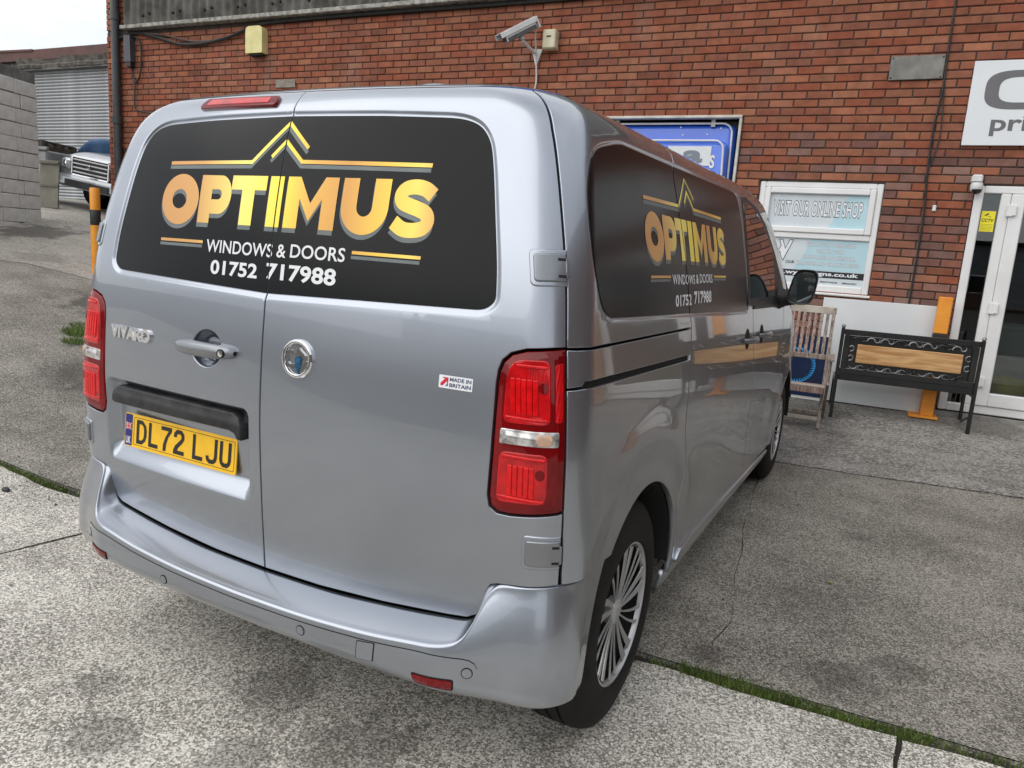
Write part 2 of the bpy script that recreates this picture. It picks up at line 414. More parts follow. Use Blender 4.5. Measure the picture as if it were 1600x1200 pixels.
def decal(name,v,f,mat,parent,mode,off,attr=None):
    V,F=subdiv2d(v,f,.03)
    X,n=place2d(V,mode,off)
    at=None
    if attr is not None: at=('tone',attr(V[:,0],V[:,1]))
    return mo(name,X,F,mat,parent,normals=n,attr=at)
def bisect2d(v,f,x0,keep_right):
    bm=bmesh.new();vs=[bm.verts.new((x,y,0)) for x,y in v]
    for q in f:
        try:bm.faces.new([vs[i] for i in q])
        except ValueError:pass
    g=list(bm.verts)+list(bm.edges)+list(bm.faces)
    bmesh.ops.bisect_plane(bm,geom=g,plane_co=(x0,0,0),plane_no=(1,0,0),clear_inner=keep_right,clear_outer=not keep_right)
    bmesh.ops.triangulate(bm,faces=bm.faces);bm.verts.index_update();bm.verts.ensure_lookup_table()
    V=np.array([(p.co.x,p.co.y) for p in bm.verts]).reshape(-1,2);F=[tuple(x.index for x in q.verts) for q in bm.faces];bm.free();return V,F
van=empty('delivery_van',label='silver grey panel van with gold and black lettering parked on the concrete yard',cat='van')
PAINT=M['paint']
def sym(P,s): P=np.asarray(P,float).copy();P[:,0]*=s;return P if s>0 else P[::-1]
# outlines (right hand side, a and z)
def cat2(P,k=5,sharp=.2):
    P=np.asarray(P,float);n=len(P);o=[]
    for i in range(n):
        a,b=P[i],P[(i+1)%n];L_=np.linalg.norm(b-a)
        if L_>sharp or i==n-1: o.append(a);continue
        p0=P[i-1];p3=P[(i+2)%n];d0=(b-p0);d3=(p3-a)
        d0=d0/np.linalg.norm(d0)*L_;d3=d3/np.linalg.norm(d3)*L_
        for t in np.arange(0,1,1/k):o.append((2*t**3-3*t*t+1)*a+(t**3-2*t*t+t)*d0+(3*t*t-2*t**3)*b+(t**3-t*t)*d3)
    return np.array(o)
LIGHT=[(.899,.856),(.885,.851),(.766,.834),(.735,.834),(.717,.847),(.712,.873),(.720,1.013),(.732,1.147),(.738,1.178),(.748,1.2),(.769,1.219),(.806,1.231),(.899,1.242)]
FILM=[(.002,1.786),(.384,1.782),(.60,1.776),(.67,1.77),(.715,1.753),(.735,1.721),(.738,1.675),(.731,1.52),(.724,1.352),(.715,1.333),(.69,1.318),(.65,1.314),(.325,1.306),(.002,1.297)]
FILM=cat2(FILM)
FILMFULL=np.concatenate([FILM,(FILM*[-1,1])[::-1]])
DOOR=[(.002,.481),(.205,.484),(.418,.498),(.609,.518),(.665,.526),(.69,.541),(.705,.575),(.712,.615),(.722,.636),(.74,.643),(.8965,.665),(.8985,.849),(.885,.8455),(.766,.828),(.732,.828),(.711,.843),(.706,.872),(.714,1.013),(.726,1.148),(.732,1.181),(.743,1.205),(.766,1.2245),(.805,1.237),(.8985,1.2475),(.8965,1.383),(.8925,1.6),(.8875,1.75),(.890,1.83),(.888,1.858),(.80,1.8605),(.5,1.8605),(.002,1.8605)]
RECR=np.array([(-.66,.655),(-.04,.655),(-.04,.965),(-.66,.965)])
RECR=np.concatenate([[(x,z)] if False else [(cx_+.03*math.cos(t),cz_+.03*math.sin(t)) for t in np.linspace(t0,t0+PI/2,7)] for cx_,cz_,t0 in((-.68,.685,PI),(-.07,.685,1.5*PI),(-.07,.935,0),(-.68,.935,.5*PI))])
def door_disp(a,z):
    d=-.007*(1-sst((sdist(a,z,FILMFULL)-.0015)/.016))
    # number plate recess (left door)
    rec=sst(-sdist(a,z,RECR)/.034)*sst((z-.668)/.074)
    d=d-.036*rec
    # handle bowl
    q=((a+.222)/.066)**2+((z-1.116)/.058)**2
    d=d-.030*sst((1-q)/.6)
    # soft pressing above the lower edge
    d=d+.004*np.exp(-((z-.60)/.05)**2)*0
    return d
def ellipse(cx,cz,rx,rz,n=40,t0=0,t1=2*PI,end=False): t=np.linspace(t0,t1,n,endpoint=end);return np.stack([cx+rx*np.cos(t),cz+rz*np.sin(t)],1)
doors={}
for s,nm in((1,'right'),(-1,'left')):
    rg=[(FILMFULL,(-.004,.0015,.005,.0085,.012,.0175),.010)]
    if s<0: rg+=[(ellipse(-.222,1.116,.066*k,.058*k,48),(0.,),.006) for k in(1.02,.985,.94,.86,.72,.5,.25)]
    if s<0: rg+=[(RECR,(.0,-.006,-.012,-.018,-.025,-.034,-.045),.010)]+[(np.array([(-.69,zz),(-.06,zz),(-.06,zz+.0005),(-.69,zz+.0005)]),(0.,),.012) for zz in(.70,.715,.73,.745)]
    doors[s]=patch('rear_door',sym(DOOR,s),PAINT,van,h=.016,disp=door_disp,rim=.02,rnd=.0022,rings=rg)
    tag(doors[s],'%s rear door of the van with half of the black window film'%nm)
    patch('window_film',sym(FILM,s),M['film'],doors[s],h=.03,off=-.005,rim=.002,rnd=.0006)
# ---- tail lights
def light_disp(s):
    L_=sym(LIGHT,s)
    return lambda a,z:(.006 if s>0 else .003)*sst(-sdist(a,z,L_)/.022)
def tail_light(s):
    d=light_disp(s)
    base=patch('tail_light',sym(LIGHT,s),M['red_dark'],van,h=.008,disp=d,rim=.02,rnd=.004)
    def rr(a0,a1,z0,z1,r,sk=0): return sym(round_poly([(a0+sk,z0),(a1,z0),(a1,z1),(a0+sk*1.0,z1)],r,5),s)
    def bulge(poly,h): return lambda a,z:d(a,z)+h*sst(-sdist(a,z,poly)/.022)
    up=sym(round_poly([(.745,1.058),(.862,1.063),(.862,1.215),(.778,1.212),(.757,1.18)],.02),s)
    lo=sym(round_poly([(.730,.862),(.856,.872),(.858,.995),(.736,.990)],.022),s)
    mid=sym(round_poly([(.735,1.006),(.882,1.012),(.884,1.050),(.738,1.045)],.008),s)
    for P_ in(up,lo):
        o=patch('red_lens',P_,M['red_lens'],base,h=.008,disp=bulge(P_,-.002),off=.0035,rim=.005,rnd=.004)
    for ca,cz,wa,wz in((.800,1.125,.034,.042),(.792,.922,.034,.038)):
        for j in range(5):
            x0=ca-wa+2*wa*j/5+.0004;rb=sym(round_poly([(x0,cz-wz),(x0+2*wa/5-.0008,cz-wz),(x0+2*wa/5-.0008,cz+wz),(x0,cz+wz)],.003,2),s)
            patch('reflector_rib',rb,M['red_bright'],base,h=.012,disp=d,off=.0042,rim=.003,rnd=.0022)
    for zz,a0,a1 in((1.197,.782,.856),(1.073,.752,.856),(.980,.744,.850),(.879,.736,.850)):
        patch('lens_ridge',sym(round_poly([(a0,zz-.004),(a1,zz-.004),(a1,zz+.004),(a0,zz+.004)],.003,2),s),M['red_bright'],base,h=.012,disp=d,off=.0055,rim=.004,rnd=.003)
    q=patch('red_bezel',round_poly(sym([(.872,1.07),(.892,1.072),(.892,1.21),(.872,1.205)],s),.006),M['red_lens'],base,h=.012,disp=d,off=.002,rim=.003,rnd=.001)
    o=patch('clear_lens',mid,M['clear_lens'],base,h=.01,disp=bulge(mid,.004),off=.002,rim=.004,rnd=.003)
    am=sym(round_poly([(.828,1.013),(.866,1.015),(.866,1.044),(.828,1.042)],.012),s)
    patch('indicator_lens',am,M['amber'],base,h=.01,disp=bulge(mid,.004),off=.0042,rim=.002,rnd=.002)
    # bulb rings seen in the lenses
    for (ca,cz) in((.845,1.15),(.838,.945)):
        t=np.linspace(0,2*PI,18,endpoint=False);P_=np.stack([ca+.011*np.cos(t),cz+.013*np.sin(t)],1)
        patch('bulb',sym(P_,s),M['red_dark'],base,h=.01,disp=d,off=.005,rim=.003,rnd=.001)
    return base
for s in(1,-1): tail_light(s)
# ---- hinges
def hinge(s,a0,a1,z0,z1):
    P_=sym(round_poly([(a0,z0),(a1,z0+.004),(a1,z1+.004),(a0,z1)],[.010,.003,.003,.010]),s)
    frame=sym(round_poly([(a0-.010,z0-.011),(a1+.004,z0-.006),(a1+.004,z1+.014),(a0-.010,z1+.011)],[.016,.004,.004,.016]),s)
    f=patch('hinge',frame,PAINT,doors[s],h=.02,disp=lambda a,z:.004+0*a,rim=.012,rnd=.004)
    patch('hinge_cover',P_,M['silverplastic'],doors[s],h=.02,disp=lambda a,z:.010+0*a,rim=.014,rnd=.004)
    for zz in(z0+.014,z1-.012):
        kn=sym([(a1-.020,zz-.002),(a1-.003,zz-.002),(a1-.003,zz+.004),(a1-.020,zz+.004)],s)
        patch('hinge_slot',kn,M['seam'],doors[s],h=.02,off=.0112,rim=.002,rnd=.0005)
    kp=sym([(a1-.004,z0+.012),(a1+.004,z0+.012),(a1+.004,z1-.008),(a1-.004,z1-.008)],s)
    patch('hinge_pin',kp,M['silverplastic'],doors[s],h=.02,off=.0115,rim=.012,rnd=.002)
for s in(1,-1):
    hinge(s,.826,.898,1.392,1.456); hinge(s,.808,.893,.712,.778)
# ---- side panels
AC,AR,AZ=1.452,.425,.365      # rear wheel arch in (a,z)
FC,FR=4.725,.42
def arc(c,r,z0,z1,n=28):
    """points over the arch from its rear foot at height z0 to the front foot at height z1"""
    t0=PI-math.asin((z0-AZ)/r);t1=math.asin((z1-AZ)/r)
    t=np.linspace(t0,t1,n);return [(c+r*math.cos(x),AZ+r*math.sin(x)) for x in t]
def side_disp(a,z):
    A=np.abs(a);d1=np.hypot(A-AC,z-AZ)-AR;d2=np.hypot(A-FC,z-AZ)-FR
    d=.010*np.exp(-(np.clip(d1,0,None)/.05)**2)+.010*np.exp(-(np.clip(d2,0,None)/.05)**2)
    # wheel arch shoulder and lower door scallop
    d=d+.012*np.exp(-((d1-.16)/.07)**2)*sst((z-.5)/.2)*sst((1.05-z)/.15)
    return d-.010*np.exp(-((z-.62)/.16)**2)*sst((A-2.0)/.3)*sst((4.1-A)/.3)
SEAM1=[(1.885,.335),(1.885,.37),(1.897,.67),(1.900,.93),(1.931,1.14)]
QUARTER=[(.902,.669)]+arc(AC,AR,.668,.34)+[(x-.004,z) for x,z in SEAM1[0:4]]+[(1.926,1.128),(.958,1.149),(.902,1.146)]
COVER=[(.902,1.151),(.948,1.155),(.958,1.166),(1.927,1.145),(1.929,1.235),(.902,1.240)]
SEAM2=[(1.930,1.241),(1.908,1.29),(1.830,1.5),(1.745,1.725),(1.79,1.82),(1.80,1.860)]
UPPER=[(.902,1.246)]+[(x-.003,z) for x,z in SEAM2]+[(1.4,1.860),(.95,1.860),(.894,1.859),(.8945,1.83),(.892,1.75),(.897,1.6),(.901,1.383)]
SEAM3=[(3.345,.335),(3.343,.436),(3.30,.65),(3.258,.877),(3.21,1.05),(3.162,1.273),(2.998,1.55),(2.886,1.74),(2.88,1.860)]
SLIDE=[(x+.003,z) for x,z in SEAM2[::-1]]+[(1.934,1.145)]+[(x+.003,z) for x,z in SEAM1[::-1][1:]]+[(x-.003,z) for x,z in SEAM3]
FRONTD=[(4.27,.335),(4.27,1.235),(4.45,1.30),(4.2,1.48),(3.9,1.66),(3.6,1.78),(3.3,1.845),(3.05,1.860)]+[(x+.003,z) for x,z in SEAM3[::-1]]
FEND=[(4.276,.335),(4.30,.335)]+[p for p in arc(FC,FR,.34,.34)]+[(5.2,.30),(5.42,.34),(5.5,.5),(5.48,.75),(5.36,.93),(5.15,1.03),(4.85,1.13),(4.46,1.295),(4.276,1.232)]
SFILM=[(1.122,1.309),(1.053,1.338),(1.012,1.40),(.990,1.461),(.977,1.612),(.997,1.692),(1.035,1.722),(1.092,1.740),(1.253,1.768),(1.728,1.770),(2.70,1.777),(2.80,1.770),(2.849,1.752),(2.905,1.62),(2.975,1.40),(3.018,1.28),(3.0,1.264),(2.9,1.263),(1.907,1.29),(1.3,1.304)]
SFD=cat2(SFILM,5,.25)
def sfilm_disp(a,z): return side_disp(a,z)-.004*(1-sst((sdist(np.abs(a),z,SFD)-.0015)/.013))
for s in(1,-1):
    q=patch('quarter_panel',sym(QUARTER,s),PAINT,van,h=.03,disp=side_disp,rim=.02)
    c=patch('rail_cover',sym(COVER,s),PAINT,van,h=.03,disp=side_disp,rim=.02)
    patch('door_rail',sym([(.94,1.138),(1.928,1.115),(1.93,1.16),(.94,1.185)],s),M['seam'],c,h=.04,off=-.012,rim=.01)
    rg=[(sym(cat2(SFILM,5,.25),s),(-.004,.0015,.005,.009,.0145),.012)]
    u=patch('upper_quarter',sym(UPPER,s),PAINT,van,h=.024,disp=sfilm_disp,rim=.02,rings=rg)
    d=patch('sliding_door',sym(SLIDE,s),PAINT,van,h=.026,disp=sfilm_disp,rim=.02,rings=rg)
    fd=patch('front_door',sym(FRONTD,s),PAINT,van,h=.04,disp=side_disp,rim=.02)
    fe=patch('front_wing',sym(FEND,s),PAINT,van,h=.04,disp=side_disp,rim=.02)
    # film in two pieces, split at the door seam
    SF=np.array(SFILM)
    A_=[p for p in SFILM[:9]]+[(1.750,1.7705)];cut=[(1.7425,1.725),(1.8275,1.5),(1.9045,1.2905)]
    FA=SFILM[:9]+[(1.752,1.7702)]+cut+SFILM[-1:]
    FB=[(1.760,1.7702)]+SFILM[10:18]+[(1.915,1.2895),(1.8365,1.5),(1.7515,1.725)]
    patch('window_film',sym(cat2(FA,5,.2),s),M['film'],u,h=.024,disp=side_disp,off=-.0018,rim=.002,rnd=.0006)
    patch('window_film',sym(cat2(FB,5,.2),s),M['film'],d,h=.024,disp=side_disp,off=-.0018,rim=.002,rnd=.0006)
    # cab side window with black surround
    BL=[(3.02,1.285),(2.975,1.55),(2.94,1.765),(3.08,1.775),(3.36,1.745),(3.62,1.67),(3.9,1.54),(4.3,1.30),(4.25,1.265)]
    patch('window_surround',sym(BL,s),M['blackplastic'],fd,h=.05,disp=side_disp,off=.002,rim=.002,rnd=.001)
    GL=[(3.06,1.315),(3.005,1.55),(2.975,1.735),(3.08,1.748),(3.34,1.715),(3.55,1.655),(3.74,1.58),(3.80,1.545),(3.86,1.33),(3.83,1.312)]
    g=patch('side_window',sym(GL,s),pm('side_glass',(.004,.0045,.005),.02,0,1,.9,rvar=.01,vscale=4),fd,h=.05,disp=side_disp,off=.004,rim=.003,rnd=.001)
    # window waistline trim
    patch('waist_trim',sym([(3.17,1.262),(4.24,1.248),(4.26,1.264),(3.165,1.282)],s),M['blackplastic'],fd,h=.05,disp=side_disp,off=.006,rim=.006,rnd=.002)
    # handles: bowl patch, grip
    for par,ya in((d,2.30),(fd,2.717)):
        zc=1.124;ac=float(side_a(np.array([ya]),np.array([zc]))[0])
        t=np.linspace(0,2*PI,28,endpoint=False)
        patch('handle_bowl',sym(np.stack([ac+.058*np.cos(t),zc+.05*np.sin(t)],1),s),M['seam'],par,h=.02,disp=lambda a,z:side_disp(a,z)-.0*a,off=.001,rim=.001,rnd=.0005)
        P0=S(np.array([s*(ac-.12)]),np.array([zc]))[0];P1=S(np.array([s*(ac+.12)]),np.array([zc-.004]))[0];n0=np.array([s*1.,0,0])
        pts=[P0+n0*.004,P0*.85+P1*.15+n0*.03,P0*.5+P1*.5+n0*.04,P0*.15+P1*.85+n0*.03,P1+n0*.004]
        MB().tube(pts,.014,10,rs=[.010,.015,.016,.016,.012]).build('door_handle',M['silverplastic'],par,smooth=True,angle=60)
    # sill and its trim strip
    tr=[(1.99,.333),(2.03,.372),(2.21,.383),(2.4,.376),(4.06,.318),(4.20,.318),(4.20,.29),(4.0,.285),(2.3,.325),(2.1,.327)]
    patch('sill_trim',sym(tr,s),PAINT,van,h=.03,disp=side_disp,off=.012,rim=.016,rnd=.006)
    sl=[(1.88,.332),(4.27,.330),(4.27,.215),(1.88,.235)]
    patch('sill',sym(sl,s),PAINT,van,h=.05,off=-.006,rim=.02,rnd=.004)
# fuel/lock details are hidden; roof
def roof():
    aa=np.concatenate([np.linspace(-3.05,-1,60),np.linspace(-.98,.98,90),np.linspace(1,3.05,60)])
    rows=[S(aa,np.full_like(aa,z)) for z in(1.8615,1.868,1.875,1.882,1.889,1.895,1.899,1.902)]
    P=rows[-1];T=np.stack([0*P[:,0],np.clip(np.maximum(P[:,1],.95),None,2.5),1.912+.016*np.clip(np.maximum(P[:,1],.95)-.3,0,2.6)],1)
    for k in(.2,.45,.7,1.0):
        Q=P*(1-k)+T*k;e=1-(1-k)**2;Q[:,2]=P[:,2]*(1-e)+T[:,2]*e;rows.append(Q)
    A=np.stack(rows)
    return MB().grid(A).build('roof',PAINT,van,smooth=True,angle=80)
ro=roof()
for (x,y,z,r) in((.235,.60,1.914,.085),(-.62,.44,1.872,.05)):
    V=[]
    mb=MB();mb.lathe([(r*1.5,-.012),(r*1.3,.004),(r*1.0,.016),(r*.5,.022),(.001,.023)],28,(x,y,z));o=mb.build('roof_fixing_cover',PAINT,ro,smooth=True,angle=70)
# ---- front end (screen, bonnet, grille side: turned away from the camera)
def front():
    prof=[(2.42,1.925),(2.62,1.915),(2.95,1.83),(3.3,1.68),(3.62,1.50),(3.90,1.32),(4.08,1.19),(4.30,1.10),(4.55,1.03),(4.68,.93),(4.74,.78),(4.74,.6),(4.72,.45),(4.66,.30)]
    t=np.linspace(-PI/2,PI/2,33);rows=[]
    for y,z in prof:
        w_=float(W(min(z,1.86)))-.12*(max(y-3.9,0)/1.05)**2+.0
        w_=w_-.012
        b=.18 if z>1.2 else .24
        rows.append(np.stack([w_*np.sin(t)*(1+0*t),y+b*np.cos(t)**.8*np.abs(np.cos(t))**.2,np.full_like(t,z)-.06*(1-np.cos(t))*(z>1.7)],1))
    A=np.stack(rows)
    MB().grid(A[:7]).build('windscreen',M['glass_dark'],van,smooth=True,angle=80)
    b=MB().grid(A[6:10]).build('bonnet',PAINT,van,smooth=True,angle=80)
    MB().grid(A[9:]).build('front_bumper',PAINT,van,smooth=True,angle=80)
front()
# ---- dark inner shell and underbody
def shell():
    aa=np.concatenate([np.linspace(-4.25,-1,110),np.linspace(-.98,.98,60),np.linspace(1,4.25,110)]);zz=np.linspace(.36,1.86,46)
    A,Z=np.meshgrid(aa,zz,indexing='ij');X=S(A,Z)-Nrm(A,Z)*(.034+.05*sst((.9-np.abs(A))/.1))[...,None];X[...,2]=Z
    b=len(zz);F=[]
    for i in range(len(aa)-1):
        for j in range(b-1):
            am=abs(.5*(aa[i]+aa[i+1]));zm=.5*(zz[j]+zz[j+1])
            if math.hypot(am-AC,zm-AZ)<AR+.0 or math.hypot(am-FC,zm-AZ)<FR: continue
            if 2.99<am<3.86 and 1.31<zm<1.74: continue
            if zm>1.84-.45*max(am-2.75,0): continue
            F.append((i*b+j,(i+1)*b+j,(i+1)*b+j+1,i*b+j+1))
    mo('inner_shell',X.reshape(-1,3),F,M['seam'],van)
    mb=MB();mb.box((0,2.65,.36),(1.24,3.9,.22));mb.box((0,.78,.37),(1.4,.14,.10))
    mb.build('underbody',M['seam'],van)
    for s in(1,-1):
        for yc,r in((.722,.425),(3.9926,.42)):
            t=np.linspace(.06,PI-.06,30);xs=np.array([.945,.9,.62]);G_=np.array([[(s*x,yc+r*math.cos(k),.365+r*math.sin(k)) for x in xs] for k in t])
            m_=MB().grid(G_);m_.box((s*.615,yc,.60),(.02,.82,.38));m_.build('wheel_arch_liner',M['seam'],van)
shell()
# ---- rear bumper
ZCT=pchip([0,.2,.42,.565,.64,.672,.692,.708,.722,.735,.754,.80,.90,1.25],[.452,.455,.466,.481,.490,.499,.517,.552,.597,.629,.6435,.649,.658,.661])
ZDT=pchip([0,.205,.418,.609,.665,.69,.705,.712,.722,.74,.894,1.25],[.4765,.4795,.4935,.5135,.5215,.537,.571,.611,.632,.6395,.660,.663])
DZT=pchip([.318,.326,.335,.350,.372,.400,.435,.46,.50,.55,.60,.635,.655,.67],[-.10,-.02,.042,.080,.104,.1135,.1145,.1125,.101,.079,.051,.029,.014,.006])
def end_a(z): z=np.asarray(z,float);e=1.452-np.sqrt(np.clip(.432**2-(z-.365)**2,0,None));return np.where(z<.365,1.02,e)
def bpos(t,z,d):
    A=np.abs(t);s=np.where(t<0,-1.,1.);A2=np.where(A<.95,A,.95+(A-.95)/.25*(end_a(z)-.95))
    zz=np.full_like(A2,.5);B=S(s*A2,zz);n=Nrm(s*A2,zz);n[...,2]=0;n/=np.linalg.norm(n,axis=-1,keepdims=True)
    X=B+n*d[...,None];X[...,2]=z;return X
def gfac(A): return (1-.52*sst((A-.60)/.23))*(1-.80*sst((A-.86)/.24))
def shell_(t,z):
    t=np.asarray(t,float);z=np.asarray(z,float)+0*t;return bpos(t,z,DZT(z)*gfac(np.abs(t)))
def bumper_grid(tt):
    rows=[];A=np.abs(tt);zc=ZCT(A);zd=ZDT(A);g=gfac(A);Dc=DZT(zc-.010)*g
    r=np.minimum(.012,Dc*.5)
    rows.append(bpos(tt,zd-.03,np.full_like(A,-.03)));rows.append(bpos(tt,zd,np.full_like(A,.002)))
    for w in(.15,.35,.55,.75,.9,1.0):
        d=.002+(Dc-r-.002)*w;e=w**1.4;rows.append(bpos(tt,zd*(1-e)+zc*e,d))
    for k in(.2,.4,.6,.8):
        q=k*PI/2;rows.append(bpos(tt,zc-r*.9*(1-math.cos(q)),Dc-r+r*math.sin(q)))
    z1=zc-r*.9
    for k in np.linspace(0,1,22):
        z=z1+(.318-z1)*k;rows.append(bpos(tt,z,DZT(z)*g if k>0 else Dc))
    return np.stack(rows,1)
tt=np.concatenate([-np.linspace(1.2,.98,14),-np.linspace(.975,.6,70),np.linspace(-.59,.59,70),np.linspace(.6,.975,70),np.linspace(.98,1.2,14)])
bump=MB().grid(bumper_grid(tt)).build('rear_bumper',PAINT,van,smooth=True,angle=170)
BSENS=[(-.294,.398),(.239,.409),(.713,.428),(-.713,.428)];BTOW=[(.414,.386),(.468,.394),(.472,.447),(.418,.440)];BREF=[(.585,.379),(.679,.377),(.681,.402),(.58,.400)]
def shell_n(t,z):
    n=np.cross(shell_(t+.004,z)-shell_(t-.004,z),shell_(t,z+.003)-shell_(t,z-.003));return n/np.linalg.norm(n,axis=-1,keepdims=True)
def disc_on(P,n,prof,nn,name,mat,parent):
    q=Vector(n).to_track_quat('Z','Y').to_matrix();R_=np.array(q)
    mb=MB();mb.lathe(prof,nn);mb.v=[x@R_.T+P for x in mb.v];return mb.build(name,mat,parent,smooth=True)
for t,z in BSENS:
    ta=np.array([t]);za=np.array([z]);P=shell_(ta,za)[0];n=shell_n(ta,za)[0]
    disc_on(P,n,[(.0150,-.004),(.0150,.0006),(.0128,.0008)],24,'sensor_ring',M['seam'],bump)
    disc_on(P,n,[(.0128,-.002),(.0124,.0016),(.0005,.0022)],24,'parking_sensor',PAINT,bump)
def bpatch(name,poly,mat,off,rim=.004,h=.012):
    P=np.asarray(poly,float)
    if area2(P)<0:P=P[::-1]
    P=dens(P,h);lo,hi=P.min(0),P.max(0);g=np.stack(np.meshgrid(np.arange(lo[0],hi[0],h),np.arange(lo[1],hi[1],h),indexing='ij'),-1).reshape(-1,2);g=g[sdist(g[:,0],g[:,1],P)<-h*.3]
    v,T=triangulate([P],g);n=shell_n(v[:,0],v[:,1]);X=shell_(v[:,0],v[:,1])+n*off;n2=shell_n(P[:,0],P[:,1]);B0=shell_(P[:,0],P[:,1]);m_=len(P);b=len(X)
    V=np.concatenate([X,B0+n2*off,B0+n2*(off-rim)]);return mo(name,V,[tuple(q) for q in T]+[(b+i,b+m_+i,b+m_+(i+1)%m_,b+(i+1)%m_) for i in range(m_)],mat,bump)
# moulding line under the step edge
tl=np.linspace(-.70,.70,90);zl=ZCT(np.minimum(np.abs(tl),.60))-.021+.0*tl;pl_=list(zip(tl,zl));e=[(.715,zl[-1]-.002),(.728,zl[-1]-.009),(.735,zl[-1]-.022)]
pl_=[(-x,z) for x,z in e[::-1]]+pl_+e;ta=np.array([p[0] for p in pl_]);za=np.array([p[1] for p in pl_])
Xa=shell_(ta,za+.0013)+shell_n(ta,za)*.0006;Xb=shell_(ta,za-.0013)+shell_n(ta,za)*.0006
MB().grid(np.stack([Xa,Xb],1)).build('moulding_line',M['seam'],bump,fix=False)
bpatch('tow_cover_gap',round_poly(BTOW,.004,3),M['seam'],.0007,.003)
bt=np.asarray(BTOW,float);c_=bt.mean(0);bpatch('tow_cover',round_poly(c_+(bt-c_)*[.90,.93],.004,3),PAINT,.0018,.003)
for s in(1,-1):
    rf=np.asarray(BREF,float)*[s,1];c_=rf.mean(0)
    bpatch('reflector_recess',round_poly(c_+(rf-c_)*[1.07,1.35],.008,4),M['seam'],.0008,.003);bpatch('reflector',round_poly(rf,.006,4),M['red_dark'],.0035,.004)
    bpatch('reflector_lip',[(rf[0][0],rf[0][1]-.0045),(rf[1][0],rf[1][1]-.0045),(rf[1][0],rf[1][1]-.0020),(rf[0][0],rf[0][1]-.0020)],PAINT,.0042,.004)
# ---- wheels
def wheel(x,y,s,detail):
    prof=[(.214,-.10),(.225,-.112),(.25,-.116),(.30,-.112),(.335,-.10),(.352,-.088),(.361,-.07),(.364,-.05),(.364,-.044),(.357,-.043),(.357,-.036),(.3645,-.035),(.365,-.006),(.358,-.005),(.358,.005),(.365,.006),(.3645,.035),(.357,.036),(.357,.043),(.364,.044),(.364,.05),(.361,.07),(.352,.088),(.335,.10),(.30,.112),(.25,.116),(.233,.113),(.226,.106),(.215,.09)]
    w_=MB().lathe([(r,h*s) for r,h in prof],64,axis='X').build('wheel',M['rubber'],van,smooth=True,angle=30);w_.location=(x,y,.365)
    mb=MB();mb.lathe([(.0,s*.030),(.05,s*.030),(.10,s*.028),(.19,s*.03),(.212,s*.06),(.214,s*.09)],48,axis='X');mb.build('wheel_well',M['rimblack'],w_,smooth=True)
    MB().lathe([(.215,s*.088),(.217,s*.102),(.221,s*.108),(.2265,s*.107),(.2285,s*.098),(.226,s*.09)],64,axis='X').build('cover_rim',M['rimsilver'],w_,smooth=True,angle=50)
    MB().lathe([(.0005,s*.094),(.022,s*.094),(.026,s*.090),(.030,s*.092),(.040,s*.088),(.044,s*.078),(.044,s*.06)],32,axis='X').build('hub_cap',M['rimsilver'],w_,smooth=True,angle=40)
    shapes={}
    for k in range(5):
        for j,(da,wd) in enumerate(((0,.027),(15,.027),(36,.012),(50,.012))):
            if j not in shapes:
                rs=np.linspace(.036,.212,12);V=[]
                for r in rs:
                    u=(r-.036)/.176;th=math.radians(da)+.09*u*u;hw=.5*wd*(.32+.68*u)
                    for q,hh in((-hw,.0835),(-hw*.92,.087),(hw*.92,.087),(hw,.0835)):
                        V.append((s*(hh+.016*u),r*math.cos(th)-q*math.sin(th),r*math.sin(th)+q*math.cos(th)))
                G_=np.array(V).reshape(12,4,3)
                o=MB().grid(G_).build('spoke',M['rimsilver'],w_,smooth=True,angle=30);shapes[j]=o.data
            else:
                o=bpy.data.objects.new('spoke',shapes[j]);COL.objects.link(o);o.parent=w_
            o.rotation_euler=(2*PI*k/5,0,0)
    return w_
wheel(.822,.7171,1,True);wheel(.822,3.9926,1,True);wheel(-.822,.7171,-1,False);wheel(-.822,3.9926,-1,False)
